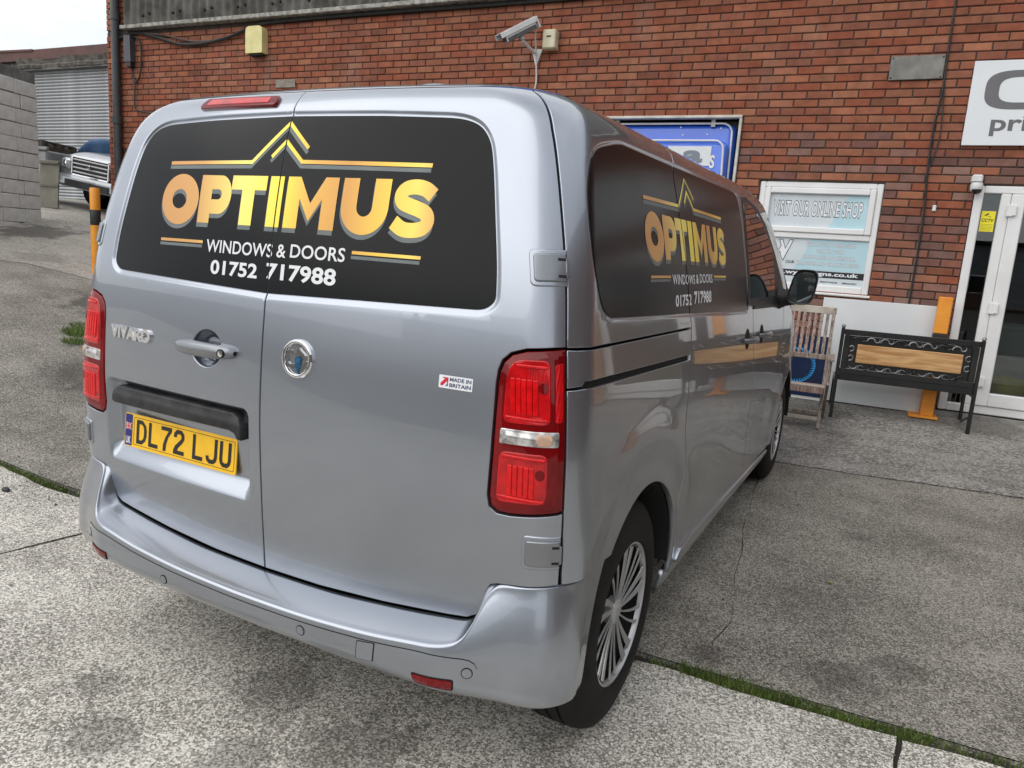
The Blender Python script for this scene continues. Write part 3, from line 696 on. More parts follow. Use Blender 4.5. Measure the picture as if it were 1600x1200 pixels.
# ---- number plate, trim bar
def plate():
    R_=Rx(-.0783)@np.eye(3);c=np.array([-.389,.1385,.793])
    # local x right, z up, y back
    def loc(v2,yo): v=np.stack([v2[:,0],np.full(len(v2),-yo),v2[:,1]],1);return v@Rx(-.0783).T+c
    par=doors[-1]
    mb=MB();P_=round_poly([(-.26,-.0555),(.26,-.0555),(.26,.0555),(-.26,.0555)],.008,4);n=len(P_)
    V=np.concatenate([loc(P_,0.),loc(P_,.004)]);mb.add(V,[tuple(range(n,2*n)),tuple(range(n))[::-1]]+[(i,(i+1)%n,n+(i+1)%n,n+i) for i in range(n)])
    pl=mb.build('number_plate',M['yellowplate'],par)
    def flat(name,v,f,mat,yo): return mo(name,loc(np.asarray(v,float),yo),f,mat,par)
    flat('plate_band',[(-.257,-.052),(-.222,-.052),(-.222,.052),(-.257,.052)],[(0,1,2,3)],M['plateblue'],.0046)
    # border line
    def ring(x0,z0,x1,z1,t,nm,mat,yo):
        a=round_poly([(x0,z0),(x1,z0),(x1,z1),(x0,z1)],.005,3);b=round_poly([(x0+t,z0+t),(x1-t,z0+t),(x1-t,z1-t),(x0+t,z1-t)],.004,3);n=len(a)
        flat(nm,np.concatenate([a,b]),[(i,(i+1)%n,n+(i+1)%n,n+i) for i in range(n)],mat,yo)
    ring(-.214,-.046,.252,.046,.0016,'plate_border',M['plateblack'],.0046)
    # characters 79 mm high, 50 mm wide, 14 mm strokes
    zt,zb=.0395,-.0395
    glyph={'D':('poly',[[(0,0),(.028,0),(.045,.014),(.05,.03),(.05,.049),(.045,.065),(.028,.079),(0,.079)],[(.013,.013),(.026,.013),(.034,.02),(.037,.031),(.037,.048),(.034,.059),(.026,.066),(.013,.066)]]),
      'L':('poly',[[(0,0),(.046,0),(.046,.013),(.013,.013),(.013,.079),(0,.079)]]),
      '7':('poly',[[(.010,0),(.024,0),(.026,.022),(.034,.045),(.05,.066),(.05,.079),(0,.079),(0,.066),(.035,.066),(.021,.045),(.012,.022)]]),
      '2':('poly',[[(0,0),(.05,0),(.05,.013),(.018,.013),(.022,.021),(.042,.040),(.05,.053),(.048,.068),(.036,.079),(.014,.079),(.002,.068),(0,.054),(.013,.054),(.015,.062),(.020,.066),(.031,.066),(.036,.060),(.035,.052),(.028,.045),(.008,.027),(0,.012)]]),
      'J':('poly',[[(0,.022),(.003,.009),(.015,0),(.034,0),(.046,.009),(.05,.022),(.05,.079),(.037,.079),(.037,.023),(.034,.015),(.028,.013),(.021,.013),(.015,.015),(.013,.024)]]),
      'U':('poly',[[(0,.022),(.004,.009),(.015,0),(.035,0),(.046,.009),(.05,.022),(.05,.079),(.037,.079),(.037,.022),(.034,.015),(.028,.013),(.022,.013),(.016,.015),(.013,.022),(.013,.079),(0,.079)]])}
    x=-.200
    for ch in 'DL72 LJU':
        if ch==' ': x+=.028;continue
        lp=[np.array(l)+[x,zb] for l in glyph[ch][1]];v,T=triangulate(lp)
        flat('plate_character',v,[tuple(t) for t in T],M['plateblack'],.0048);x+=.060
    v,f=fit_text('UK',-.252,-.227,-.046,-.022,.02);flat('plate_letters',v,f,M['flagwhite'],.005)
    # union flag
    fx0,fx1,fz0,fz1=-.253,-.226,.002,.024;cx,cz=(fx0+fx1)/2,(fz0+fz1)/2
    def bar(p,q,wd,mat,yo):
        p=np.array(p);q=np.array(q);d=(q-p)/np.linalg.norm(q-p);nn=np.array([-d[1],d[0]])*wd/2
        flat('plate_flag',[p-nn,q-nn,q+nn,p+nn],[(0,1,2,3)],mat,yo)
    for p,q in(((fx0,fz0),(fx1,fz1)),((fx0,fz1),(fx1,fz0))):bar(p,q,.0050,M['flagwhite'],.0050 if p[1]==fz0 else .0051);bar(p,q,.0018,M['flagred'],.0054 if p[1]==fz0 else .0055)
    bar((fx0,cz),(fx1,cz),.0075,M['flagwhite'],.0058);bar((cx,fz0),(cx,fz1),.0075,M['flagwhite'],.0059);bar((fx0,cz),(fx1,cz),.0042,M['flagred'],.0062);bar((cx,fz0),(cx,fz1),.0042,M['flagred'],.0063)
plate()
TRIM=[(-.655,.890),(-.646,.883),(-.11,.889),(-.088,.882),(-.078,.866),(-.062,.866),(-.060,.905),(-.078,.932),(-.105,.942),(-.635,.940),(-.653,.926)]
def trim_disp(a,z): return .004+.010*sst((.940-z)/.035)
patch('plate_light_trim',TRIM,M['blackplastic'],doors[-1],h=.012,disp=trim_disp,rim=.04,rnd=.006)
# ---- door handle, badges, third brake light
def loft_handle():
    zc=1.113;xs=np.linspace(-.352,-.100,26);rows=[]
    for x in xs:
        u=(x+.226)/.126;k=math.sqrt(max(0,1-abs(u)**3.2));zz=zc+.002*u
        a=float(rear_a(np.array([x]),np.array([zz]))[0]);B=S(np.array([a]),np.array([zz]))[0];n=Nrm(np.array([a]),np.array([zz]))[0]
        hh=.006+.017*k;dd=.010+.022*k
        ring=[]
        for t in np.linspace(0,2*PI,16,endpoint=False):
            ct,st=math.cos(t),math.sin(t);ring.append(B+n*(dd*.35+dd*.65*(np.sign(ct)*abs(ct)**.8))+np.array([0,0,1])*hh*np.sign(st)*abs(st)**.7)
        rows.append(ring+[ring[0]])
    o=MB().grid(np.array(rows)).build('door_handle',M['silverplastic'],doors[-1],smooth=True,angle=50)
    x=-.132;a=float(rear_a(np.array([x]),np.array([1.112]))[0]);B=S(np.array([a]),np.array([1.112]))[0];n=Nrm(np.array([a]),np.array([1.112]))[0]
    disc_on(B+n*.0275,n,[(.0135,-.003),(.0135,.003),(.0115,.0035),(.0105,-.001)],20,'lock_surround',M['blackplastic'],doors[-1])
    disc_on(B+n*.0275,n,[(.0105,-.002),(.0100,.002),(.0003,.0024)],20,'lock_cylinder',M['chrome'],doors[-1])
loft_handle()
def extrude2d(name,v,f,mat,parent,mode,o0,o1):
    bm=bmesh.new();vs=[bm.verts.new((x,y,0)) for x,y in v]
    for q in f:
        try:bm.faces.new([vs[i] for i in q])
        except ValueError:pass
    bmesh.ops.remove_doubles(bm,verts=bm.verts,dist=1e-6);bm.verts.index_update();bm.verts.ensure_lookup_table()
    V=np.array([(p.co.x,p.co.y) for p in bm.verts]);F=[tuple(x.index for x in q.verts) for q in bm.faces]
    E=[tuple(l.vert.index for l in (e.link_loops[0],e.link_loops[0].link_loop_next)) for e in bm.edges if len(e.link_faces)==1];bm.free()
    X1,_=place2d(V,mode,o1);X0,_=place2d(V,mode,o0);n=len(V)
    return mo(name,np.concatenate([X1,X0]),F+[(a,n+a,n+b,b) for a,b in E],mat,parent)
v,f=fit_text('VIVARO',-.690,-.482,1.097,1.138,.05,1.06)
v=v.copy();extrude2d('badge_lettering',v,f,M['chrome'],doors[-1],'rear',0,.008)
def ellipse(cx,cz,rx,rz,n=40,t0=0,t1=2*PI,end=False): t=np.linspace(t0,t1,n,endpoint=end);return np.stack([cx+rx*np.cos(t),cz+rz*np.sin(t)],1)
def emblem():
    cx,cz=.1375,1.131;par=doors[1]
    def ext(nm,loops,mat,o0,o1): v,T=triangulate([np.asarray(l,float)+[cx,cz] for l in loops]);return extrude2d(nm,v,[tuple(t) for t in T],mat,par,'rear',o0,o1)
    em=ext('emblem',[ellipse(0,0,.052,.052,48)],pm('emblem_back',(.36,.37,.38),.22,.8,var=(.26,.27,.28),vscale=30),0,.004)
    B=S(rear_a(np.array([cx]),np.array([cz])),np.array([cz]))[0];n=Nrm(rear_a(np.array([cx]),np.array([cz])),np.array([cz]))[0]
    disc_on(B+n*.004,n,[(.0535,-.004),(.0535,.002),(.051,.0055),(.047,.0065),(.043,.0055),(.041,.001),(.041,-.002)],48,'emblem_ring',M['chrome'],par)
    blue=pm('emblem_blue_reflection',lin(70,130,175),.2,.6,.8,var=lin(40,90,130),vscale=60)  # blue reflection on the emblem, painted in as base colour
    # stylised winged beast holding a flag
    ext('emblem_wing',[[(-.040,.004),(-.036,.018),(-.026,.022),(-.010,.022),(-.006,.027),(-.012,.013),(-.024,.012),(-.029,.006),(-.029,-.010),(-.024,-.016),(-.008,-.015),(-.008,-.024),(-.027,-.026),(-.038,-.014)]],M['chrome'],.003,.008)
    ext('emblem_head',[[(-.004,.012),(.002,.024),(.008,.031),(.014,.024),(.024,.018),(.030,.012),(.027,.007),(.016,.009),(.006,.007)]],M['chrome'],.003,.009)
    ext('emblem_body',[[(-.004,.004),(.006,.008),(.017,.006),(.013,-.004),(.013,-.016),(.009,-.040),(.001,-.030),(-.003,-.016),(-.006,-.004)]],blue,.003,.0085)
    ext('emblem_flag',[[(.011,-.038),(.017,-.018),(.026,-.010),(.033,-.002),(.040,-.003),(.036,-.012),(.028,-.024),(.019,-.034)]],M['chrome'],.003,.008)
emblem()
def sticker():
    par=doors[1];x0,x1,z0,z1=.583,.676,1.117,1.149
    v,T=triangulate([round_poly([(x0,z0),(x1,z0),(x1,z1),(x0,z1)],.002,2)])
    decal('sticker',v,[tuple(t) for t in T],M['white_text'],par,'rear',.0012)
    navy=pm('sticker_navy',lin(70,76,110),.5)
    for i,(b,za,zb) in enumerate((('MADE IN',1.1355,1.1450),('BRITAIN',1.1215,1.1310))):
        v,f=fit_text(b,.613,.672,za,zb,.03);decal('sticker_lettering',v,f,navy,par,'rear',.0017)
    a0,c0,s_=.588,1.123,.019
    for P_,mt in(([(0,0),(.3,0),(.95,.65),(.95,.3),(1.1,.3),(1.1,1.1),(.3,1.1),(.3,.95),(.65,.95),(0,.3)],M['flagred']),([(.55,0),(.7,0),(1.1,.4),(1.1,.22),(1.1,0)],navy)):
        v,T=triangulate([np.array(P_)*s_+[a0,c0]]);decal('sticker_arrow',v,[tuple(t) for t in T],mt,par,'rear',.0018)
sticker()
BRK=round_poly([(-.505,1.812),(-.088,1.811),(-.094,1.842),(-.512,1.845)],.014,5)
bl=patch('brake_light',BRK,M['red_dark'],doors[-1],h=.012,disp=lambda a,z:.010+0*a,rim=.014,rnd=.004)
patch('brake_lens',round_poly([(-.47,1.820),(-.125,1.819),(-.130,1.835),(-.475,1.837)],.006,4),M['red_lens'],doors[-1],h=.012,off=.0115,rim=.003,rnd=.001)
# ------------------------------------------------------------------ lettering on the film
def stroke(pts,wd,closed=False):
    P=np.asarray(pts,float);T=np.gradient(P,axis=0);T/=np.linalg.norm(T,axis=1)[:,None];n=np.stack([-T[:,1],T[:,0]],1)*wd/2
    return np.concatenate([P+n,(P-n)[::-1]])
def miter(pts,wd):
    P=np.asarray(pts,float);m=len(P);Lf=[];Rt=[]
    for i in range(m):
        if i==0:d=P[1]-P[0];d/=np.linalg.norm(d);n=np.array([-d[1],d[0]])*wd/2
        elif i==m-1:d=P[-1]-P[-2];d/=np.linalg.norm(d);n=np.array([-d[1],d[0]])*wd/2
        else:
            a=P[i]-P[i-1];a/=np.linalg.norm(a);b=P[i+1]-P[i];b/=np.linalg.norm(b);na=np.array([-a[1],a[0]]);nb=np.array([-b[1],b[0]]);q=na+nb;q/=np.linalg.norm(q);n=q*wd/2/max(.3,q@na)
        Lf.append(P[i]+n);Rt.append(P[i]-n)
    return np.array(Lf+Rt[::-1])
def arcp(cx,cz,rx,rz,d0,d1,n=20): t=np.radians(np.linspace(d0,d1,n));return [(cx+rx*math.cos(x),cz+rz*math.sin(x)) for x in t]
Zt,Zb=1.6180,1.4790
GLY={}
GLY['O']=[ellipse(-.4075,1.545,.0855,.0755,44),ellipse(-.4105,1.546,.0335,.029,32)]
GLY['P']=[[(-.317,Zb),(-.266,Zb),(-.266,1.5065)]+arcp(-.232,1.562,.049,.0555,-88,90,18)+[(-.317,Zt)],[(-.266,1.548)]+arcp(-.238,1.5625,.0145,.0145,-90,90,8)+[(-.266,1.577)]]
GLY['T']=[[(-.140,Zb),(-.090,Zb),(-.090,1.578),(-.046,1.578),(-.046,Zt),(-.185,Zt),(-.185,1.578),(-.140,1.578)]]
GLY['I']=[[(-.034,Zb),(.017,Zb),(.017,Zt),(-.034,Zt)]]
GLY['M']=[[(.032,Zb),(.081,Zb),(.081,1.560),(.120,1.500),(.160,1.560),(.160,Zb),(.209,Zb),(.209,Zt),(.164,Zt),(.1205,1.548),(.077,Zt),(.032,Zt)]]
GLY['U']=[[(.226,Zt)]+arcp(.301,1.545,.075,.072,180,360,26)+[(.376,Zt),(.326,Zt)]+arcp(.301,1.546,.025,.026,360,180,16)+[(.276,Zt)]]
sp=np.array([(.503,1.5805),(.480,1.595),(.450,1.6005),(.422,1.595),(.409,1.579),(.416,1.562),(.440,1.5525),(.465,1.5455),(.489,1.5345),(.496,1.516),(.484,1.499),(.455,1.4925),(.424,1.495),(.396,1.511)])
def cat(P,k=6):
    P=np.asarray(P,float);Q=np.concatenate([[2*P[0]-P[1]],P,[2*P[-1]-P[-2]]]);o=[]
    for i in range(1,len(Q)-2):
        for t in np.arange(0,1,1/k):o.append(.5*((2*Q[i])+(-Q[i-1]+Q[i+1])*t+(2*Q[i-1]-5*Q[i]+4*Q[i+1]-Q[i+2])*t*t+(-Q[i-1]+3*Q[i]-3*Q[i+1]+Q[i+2])*t**3))
    o.append(P[-1]);return np.array(o)
GLY['S']=[stroke(cat(sp,4),.0375)]
ROOF1=[(-.476,1.6535),(-.118,1.6565),(.0005,1.7655),(.085,1.6955)]
ROOF2=[(-.045,1.6715),(.0005,1.715),(.070,1.6585),(.486,1.6545)]
BARS=[([(-.476,1.4225),(-.280,1.4235)],.0085),([(.281,1.4268),(.491,1.4265)],.0085)]
TXT=[]   # (verts, faces, kind)
for k in 'OPTIMUS':
    v,T=triangulate([np.asarray(l,float) for l in GLY[k]]);TXT.append((v,[tuple(t) for t in T],'gold'))
for P_ in(ROOF1,ROOF2):
    v,T=triangulate([miter(P_,.0105)]);TXT.append((v,[tuple(t) for t in T],'gold'))
for P_,wd in BARS:
    v,T=triangulate([miter(P_,wd)]);TXT.append((v,[tuple(t) for t in T],'gold'))
for b,x0,x1,z0,z1,bo in(('WINDOWS',-.262,.006,1.3955,1.4325,.012),('&',.022,.056,1.3975,1.4335,.012),('DOORS',.072,.260,1.4000,1.4365,.012),('01752',-.235,-.044,1.333,1.3745,.028),('717988',-.010,.238,1.3355,1.3805,.028)):
    v,f=fit_text(b,x0,x1,z0,z1,bo,1.02);TXT.append((v,f,'white'))
def tone(cx,sc):
    return lambda x,z:np.clip(((x-cx)/sc+.5)/1.02,0,1)
FO=-.005
for v,f,k in TXT:
    for right in(True,False):
        par=doors[1 if right else -1]
        for lay in((('shadow',(-.002,-.0125),.0005),('gold',(0,0),.0011)) if k=='gold' else (('shadow',(-.001,-.004),.0005),('white',(0,0),.0011))):
            mt=M['gold'] if lay[0]=='gold' else M['white_text'] if lay[0]=='white' else M['shadow_text']
            if lay[0]=='shadow' and k=='white': continue
            v2=np.asarray(v)+np.array(lay[1]);V,F=bisect2d(v2,f,.0023 if right else -.0023,right)
            if not len(F):continue
            decal('lettering' if lay[0]!='shadow' else 'lettering_shadow',V,F,mt,par,'rear',FO+lay[2],tone(0,1.02) if lay[0]=='gold' else None)
# side: same logo, larger, split at the sliding door seam
side_par={}
for o in van.children:
    if o.name.startswith('upper_quarter') and o.data.vertices[0].co.x>0: side_par[0]=o
    if o.name.startswith('sliding_door') and o.data.vertices[0].co.x>0: side_par[1]=o
def side_xy(v):
    v=np.asarray(v,float);y=1.283+(v[:,0]-.0125)*1.095
    z=1.5265+(v[:,1]-1.545)*np.where(v[:,1]>1.6,1.0,np.where(v[:,1]>1.46,.90,.93))+np.where(v[:,1]<1.46,.004,0)
    z=np.interp(v[:,1],[1.333,1.375,1.395,1.435,1.479,1.545,1.618,1.655,1.7655],[1.318,1.357,1.389,1.424,1.466,1.530,1.600,1.640,1.744])
    return np.stack([y,z],1)
# seam position in y at the heights used (built as two halves either side of it)
def seam_y(z): return np.interp(z,[1.29,1.5,1.725],[1.195,1.16,1.128])
for v,f,k in TXT:
    for lay in((('shadow',(-.002,-.0125),.0005),('gold',(0,0),.0011)) if k=='gold' else (('white',(0,0),.0011),)):
        mt=M['gold'] if lay[0]=='gold' else M['white_text'] if lay[0]=='white' else M['shadow_text']
        v2=side_xy(np.asarray(v)+np.array(lay[1]))
        for right in(True,False):
            # shear so that the seam becomes a vertical line, cut, shear back
            w2=v2.copy();w2[:,0]-=seam_y(w2[:,1]);V,F=bisect2d(*subdiv2d(w2,f,.03),.004 if right else -.004,right)
            if not len(F):continue
            V=V.copy();V[:,0]+=seam_y(V[:,1])
            decal('lettering' if lay[0]!='shadow' else 'lettering_shadow',V,F,mt,side_par[1 if right else 0],'side',-.0018+lay[2],tone(1.283,1.12) if lay[0]=='gold' else None)
# ---- wing mirrors
def mirror(s):
    c=np.array([s*1.052,3.25,1.378]);rows=[];n=28
    t=np.linspace(0,2*PI,n+1)
    def ring(k,y,dx=0,dz=0):
        r=[]
        for q in t:
            cs,sn=math.cos(q),math.sin(q);x=.073*k*np.sign(cs)*abs(cs)**.55;z=.104*k*np.sign(sn)*abs(sn)**.6
            x+=(.012*(z/.104))      # leaning outline, wider low down on the inboard side
            if x<0: x*=1.0+.12*(-z/.104)
            r.append(c+np.array([s*(x+dx),y,z+dz]))
        return r
    for k,y in((.84,.012),(.9,-.004),(.97,-.006),(1.0,.004),(1.0,.03),(.93,.075),(.75,.11),(.45,.13),(.05,.137)):rows.append(ring(k,y))
    h=MB().grid(np.array(rows)).build('wing_mirror',M['blackplastic'],van,smooth=True,angle=60)
    g=ring(.845,.006)[:-1];MB().add(g,[tuple(range(n))]).build('mirror_glass',M['mirror'],h)
    mb=MB();P0=np.array([s*.90,3.33,1.30]);P1=c+np.array([s*-.045,.05,-.065])
    mb.tube([P0,P0*.5+P1*.5+[0,0,.0],P1],.05,10,rs=[.075,.052,.045]);mb.build('mirror_arm',M['blackplastic'],h,smooth=True,angle=60)
for s in(1,-1):mirror(s)
# ------------------------------------------------------------------ ground
_hx=pchip([-60,2.2,3.2,5,7.3,10,14.5,18,26,260],[0,0,.07,.38,.82,1.15,1.62,1.75,1.8,1.8])
def GZ(x,y):
    x=np.asarray(x,float);y=np.asarray(y,float)
    return _hx(-x)+.25*np.clip((y-4.55)/1.9,0,1.15)
def vnoise(x,y,seed=0):
    x=np.asarray(x,float);y=np.asarray(y,float);xi=np.floor(x).astype(int);yi=np.floor(y).astype(int);fx=sst(x-xi);fy=sst(y-yi)
    def h(a,b): return (np.sin(a*127.1+b*311.7+seed*74.7)*43758.5453)%1.
    return (h(xi,yi)*(1-fx)+h(xi+1,yi)*fx)*(1-fy)+(h(xi,yi+1)*(1-fx)+h(xi+1,yi+1)*fx)*fy
def aggregate(name,lo,mid,hi,scale,stains=(),dirt=(.05,.045,.04),rough=.85,bump=.6,contrast=.22,streak=0.):
    m=bpy.data.materials.new(name);m.use_nodes=True;t=m.node_tree;b=t.nodes['Principled BSDF'];lk=t.links.new
    setin(b,'Roughness',rough);setin(b,'Specular IOR Level',.3)
    c=N(t,'ShaderNodeTexCoord')
    # chips of stone of uneven size
    wn=N(t,'ShaderNodeTexNoise');wn.inputs['Scale'].default_value=scale*.5;wn.inputs['Detail'].default_value=2
    vm=N(t,'ShaderNodeVectorMath',operation='MULTIPLY_ADD');vm.inputs[1].default_value=(.012,.012,.012)
    lk(c.outputs['Object'],wn.inputs['Vector']);lk(wn.outputs['Color'],vm.inputs[0]);lk(c.outputs['Object'],vm.inputs[2])
    vo=N(t,'ShaderNodeTexVoronoi');vo.inputs['Scale'].default_value=scale;lk(vm.outputs[0],vo.inputs['Vector'])
    sp=N(t,'ShaderNodeSeparateColor');lk(vo.outputs['Color'],sp.inputs[0])
    nb=N(t,'ShaderNodeTexNoise');nb.inputs['Scale'].default_value=1.7;nb.inputs['Detail'].default_value=7;nb.inputs['Roughness'].default_value=.62;lk(c.outputs['Object'],nb.inputs['Vector'])
    nf=N(t,'ShaderNodeTexNoise');nf.inputs['Scale'].default_value=scale*1.9;nf.inputs['Detail'].default_value=3;lk(c.outputs['Object'],nf.inputs['Vector'])
    ad=N(t,'ShaderNodeMath',operation='MULTIPLY_ADD');ad.inputs[1].default_value=.45;lk(nf.outputs['Fac'],ad.inputs[0])
    mu=N(t,'ShaderNodeMath',operation='MULTIPLY_ADD');mu.inputs[1].default_value=.55;lk(sp.outputs[0],mu.inputs[0]);lk(mu.outputs[0],ad.inputs[2])
    m2=N(t,'ShaderNodeMath',operation='MULTIPLY_ADD');m2.inputs[1].default_value=.62;m2.inputs[2].default_value=-.31;lk(nb.outputs['Fac'],m2.inputs[0]);lk(m2.outputs[0],mu.inputs[2])
    r=N(t,'ShaderNodeValToRGB');e=r.color_ramp.elements;e[0].position=.5-contrast;e[0].color=(*lo,1);e[1].position=.5+contrast;e[1].color=(*hi,1);k=e.new(.5);k.color=(*mid,1)
    lk(ad.outputs[0],r.inputs[0]);col=r.outputs[0]
    if streak:
        mpn=N(t,'ShaderNodeMapping');mpn.inputs['Scale'].default_value=(.6,3.,1);ns=N(t,'ShaderNodeTexNoise');ns.inputs['Scale'].default_value=2.;ns.inputs['Detail'].default_value=6
        lk(c.outputs['Object'],mpn.inputs[0]);lk(mpn.outputs[0],ns.inputs['Vector']);rs=N(t,'ShaderNodeValToRGB');rs.color_ramp.elements[0].position=.42;rs.color_ramp.elements[1].position=.68
        lk(ns.outputs['Fac'],rs.inputs[0]);fm=N(t,'ShaderNodeMath',operation='MULTIPLY');fm.inputs[1].default_value=streak;lk(rs.outputs[0],fm.inputs[0])
        mm=N(t,'ShaderNodeMix',data_type='RGBA');lk(fm.outputs[0],mm.inputs[0]);lk(col,mm.inputs[6]);mm.inputs[7].default_value=(*hi,1);col=mm.outputs[2]
    for (x,y,rad,amt) in stains:       # dried oil and damp marks
        ds=N(t,'ShaderNodeVectorMath',operation='DISTANCE');ds.inputs[1].default_value=(x,y,0)
        wob=N(t,'ShaderNodeVectorMath',operation='MULTIPLY_ADD');wob.inputs[1].default_value=(rad*2.3,)*3;wob.inputs[2].default_value=(0,0,0)
        nn=N(t,'ShaderNodeTexNoise');nn.inputs['Scale'].default_value=2.6/rad;nn.inputs['Detail'].default_value=8;nn.inputs['Roughness'].default_value=.68
        lk(c.outputs['Object'],nn.inputs['Vector']);sb=N(t,'ShaderNodeVectorMath',operation='SUBTRACT');sb.inputs[1].default_value=(.5,.5,.5);lk(nn.outputs['Color'],sb.inputs[0])
        lk(sb.outputs[0],wob.inputs[0]);lk(c.outputs['Object'],wob.inputs[2]);sx=N(t,'ShaderNodeVectorMath',operation='MULTIPLY');sx.inputs[1].default_value=(1,1,0);lk(wob.outputs[0],sx.inputs[0]);lk(sx.outputs[0],ds.inputs[0])
        mr=N(t,'ShaderNodeMapRange',interpolation_type='SMOOTHSTEP');mr.inputs[1].default_value=rad*.5;mr.inputs[2].default_value=rad;mr.inputs[3].default_value=amt;mr.inputs[4].default_value=0
        lk(ds.outputs['Value'],mr.inputs[0]);mm=N(t,'ShaderNodeMix',data_type='RGBA');lk(mr.outputs[0],mm.inputs[0]);lk(col,mm.inputs[6]);mm.inputs[7].default_value=(*dirt,1);col=mm.outputs[2]
    lk(col,b.inputs['Base Color'])
    bn=N(t,'ShaderNodeBump');bn.inputs['Strength'].default_value=bump;bn.inputs['Distance'].default_value=.004;lk(ad.outputs[0],bn.inputs['Height']);lk(bn.outputs[0],b.inputs['Normal'])
    return m
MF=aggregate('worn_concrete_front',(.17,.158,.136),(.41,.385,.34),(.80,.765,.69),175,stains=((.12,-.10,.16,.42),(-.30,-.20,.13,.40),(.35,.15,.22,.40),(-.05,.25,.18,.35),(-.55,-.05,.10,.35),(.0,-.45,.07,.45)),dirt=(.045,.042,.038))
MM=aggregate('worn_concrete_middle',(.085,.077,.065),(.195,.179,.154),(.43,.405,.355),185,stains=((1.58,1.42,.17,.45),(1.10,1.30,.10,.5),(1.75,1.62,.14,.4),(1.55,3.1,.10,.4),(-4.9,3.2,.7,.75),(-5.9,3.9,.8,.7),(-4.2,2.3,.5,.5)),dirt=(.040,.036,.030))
MBk=aggregate('smooth_concrete_back',(.10,.095,.086),(.20,.19,.172),(.36,.34,.315),70,bump=.3,contrast=.26,stains=((1.0,5.2,.5,.4),(2.4,6.3,.4,.5),(.9,6.1,.6,.55)),dirt=(.06,.055,.048),streak=.35)
MAp=aggregate('smooth_concrete_apron',(.20,.188,.166),(.31,.292,.258),(.42,.395,.35),45,bump=.25,contrast=.3,streak=.4,stains=((-10.2,5.3,.7,.7),(-8.4,4.3,.5,.3)),dirt=(.06,.055,.048))
MDirt=pm('joint_dirt',(.06,.052,.042),.95,var=(.030,.027,.022),vscale=14,bump=.8,bscale=60,bdist=.01)
def lines(*seg):
    o=[]
    for a,b,h in seg: o+=list(np.arange(a,b,h))
    return np.array(o+[seg[-1][1]])
gx=lines((-400,-60,40),(-60,-24,6),(-24,-11,.8),(-11,4,.25),(4,12,1.),(12,60,8),(60,400,40));gy=lines((-400,-60,40),(-60,-10,8),(-10,-4,1.),(-4,9,.25),(9,20,1.),(20,60,8),(60,400,40))
X_,Y_=np.meshgrid(gx,gy,indexing='ij');gr=MB().grid(np.stack([X_,Y_,GZ(X_,Y_)-.022],-1)).build('ground',MDirt,smooth=True,angle=80);tag(gr,kind='structure')
def slab(name,poly,mat,h=.3,rag=.012,seed=0,lift=0.,skirt=.06):
    P=dens(poly,.045 if rag else .2)
    if rag:
        e=np.roll(P,-1,0)-np.roll(P,1,0);e/=np.linalg.norm(e,axis=1)[:,None];n=np.stack([-e[:,1],e[:,0]],1);P=P+n*((vnoise(P[:,0]*9,P[:,1]*9,seed)-.5)*2*rag+(vnoise(P[:,0]*2.1,P[:,1]*2.1,seed+3)-.5)*2*rag)[:,None]
    if area2(P)<0:P=P[::-1]
    lo,hi=P.min(0),P.max(0);g=np.stack(np.meshgrid(np.arange(lo[0],hi[0],h),np.arange(lo[1],hi[1],h),indexing='ij'),-1).reshape(-1,2);g=g[sdist(g[:,0],g[:,1],P)<-h*.4]
    v,T=triangulate([P],g);Z=GZ(v[:,0],v[:,1])+lift;n=len(v);m_=len(P)
    V=np.concatenate([np.c_[v,Z],np.c_[P,GZ(P[:,0],P[:,1])+lift-.004],np.c_[P,GZ(P[:,0],P[:,1])-skirt]])
    Fc=[tuple(t) for t in T]+[(n+i,n+m_+i,n+m_+(i+1)%m_,n+(i+1)%m_) for i in range(m_)]
    # join the top to the skirt with a small broken edge
    o=mo(name,V,Fc,mat);tag(o,kind='structure');return o
J1=lambda x:1.06+.062*x
J2=lambda x:4.41+.105*x
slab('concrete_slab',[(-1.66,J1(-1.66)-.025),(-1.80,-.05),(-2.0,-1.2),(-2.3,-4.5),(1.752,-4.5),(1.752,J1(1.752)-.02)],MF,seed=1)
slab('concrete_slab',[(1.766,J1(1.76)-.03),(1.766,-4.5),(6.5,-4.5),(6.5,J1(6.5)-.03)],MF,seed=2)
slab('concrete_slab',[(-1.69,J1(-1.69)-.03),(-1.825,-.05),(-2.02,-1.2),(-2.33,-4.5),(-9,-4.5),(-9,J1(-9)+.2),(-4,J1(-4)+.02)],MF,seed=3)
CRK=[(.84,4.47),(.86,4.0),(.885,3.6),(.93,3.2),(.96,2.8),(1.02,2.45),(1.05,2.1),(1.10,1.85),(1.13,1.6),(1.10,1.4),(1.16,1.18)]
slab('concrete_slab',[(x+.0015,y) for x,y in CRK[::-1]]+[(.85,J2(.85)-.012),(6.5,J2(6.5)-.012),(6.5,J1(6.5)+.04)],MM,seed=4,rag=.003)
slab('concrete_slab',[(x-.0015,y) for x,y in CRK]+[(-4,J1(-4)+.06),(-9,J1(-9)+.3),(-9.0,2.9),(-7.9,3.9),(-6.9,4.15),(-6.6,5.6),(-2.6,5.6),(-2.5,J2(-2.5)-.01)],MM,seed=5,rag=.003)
slab('concrete_slab',[(-2.48,J2(-2.48)+.012),(.84,J2(.84)+.012),(6.5,J2(6.5)+.012),(6.5,6.9),(-2.48,6.4)],MBk,seed=6)
slab('concrete_ramp',[(-9.02,2.92),(-7.92,3.92),(-6.92,4.17),(-6.62,5.62),(-6.62,6.1),(-9.6,6.1),(-9.6,8.0),(-11.5,9.5),(-24,16),(-26,6),(-20,-2)],MAp,h=.5,seed=7,rag=.02)
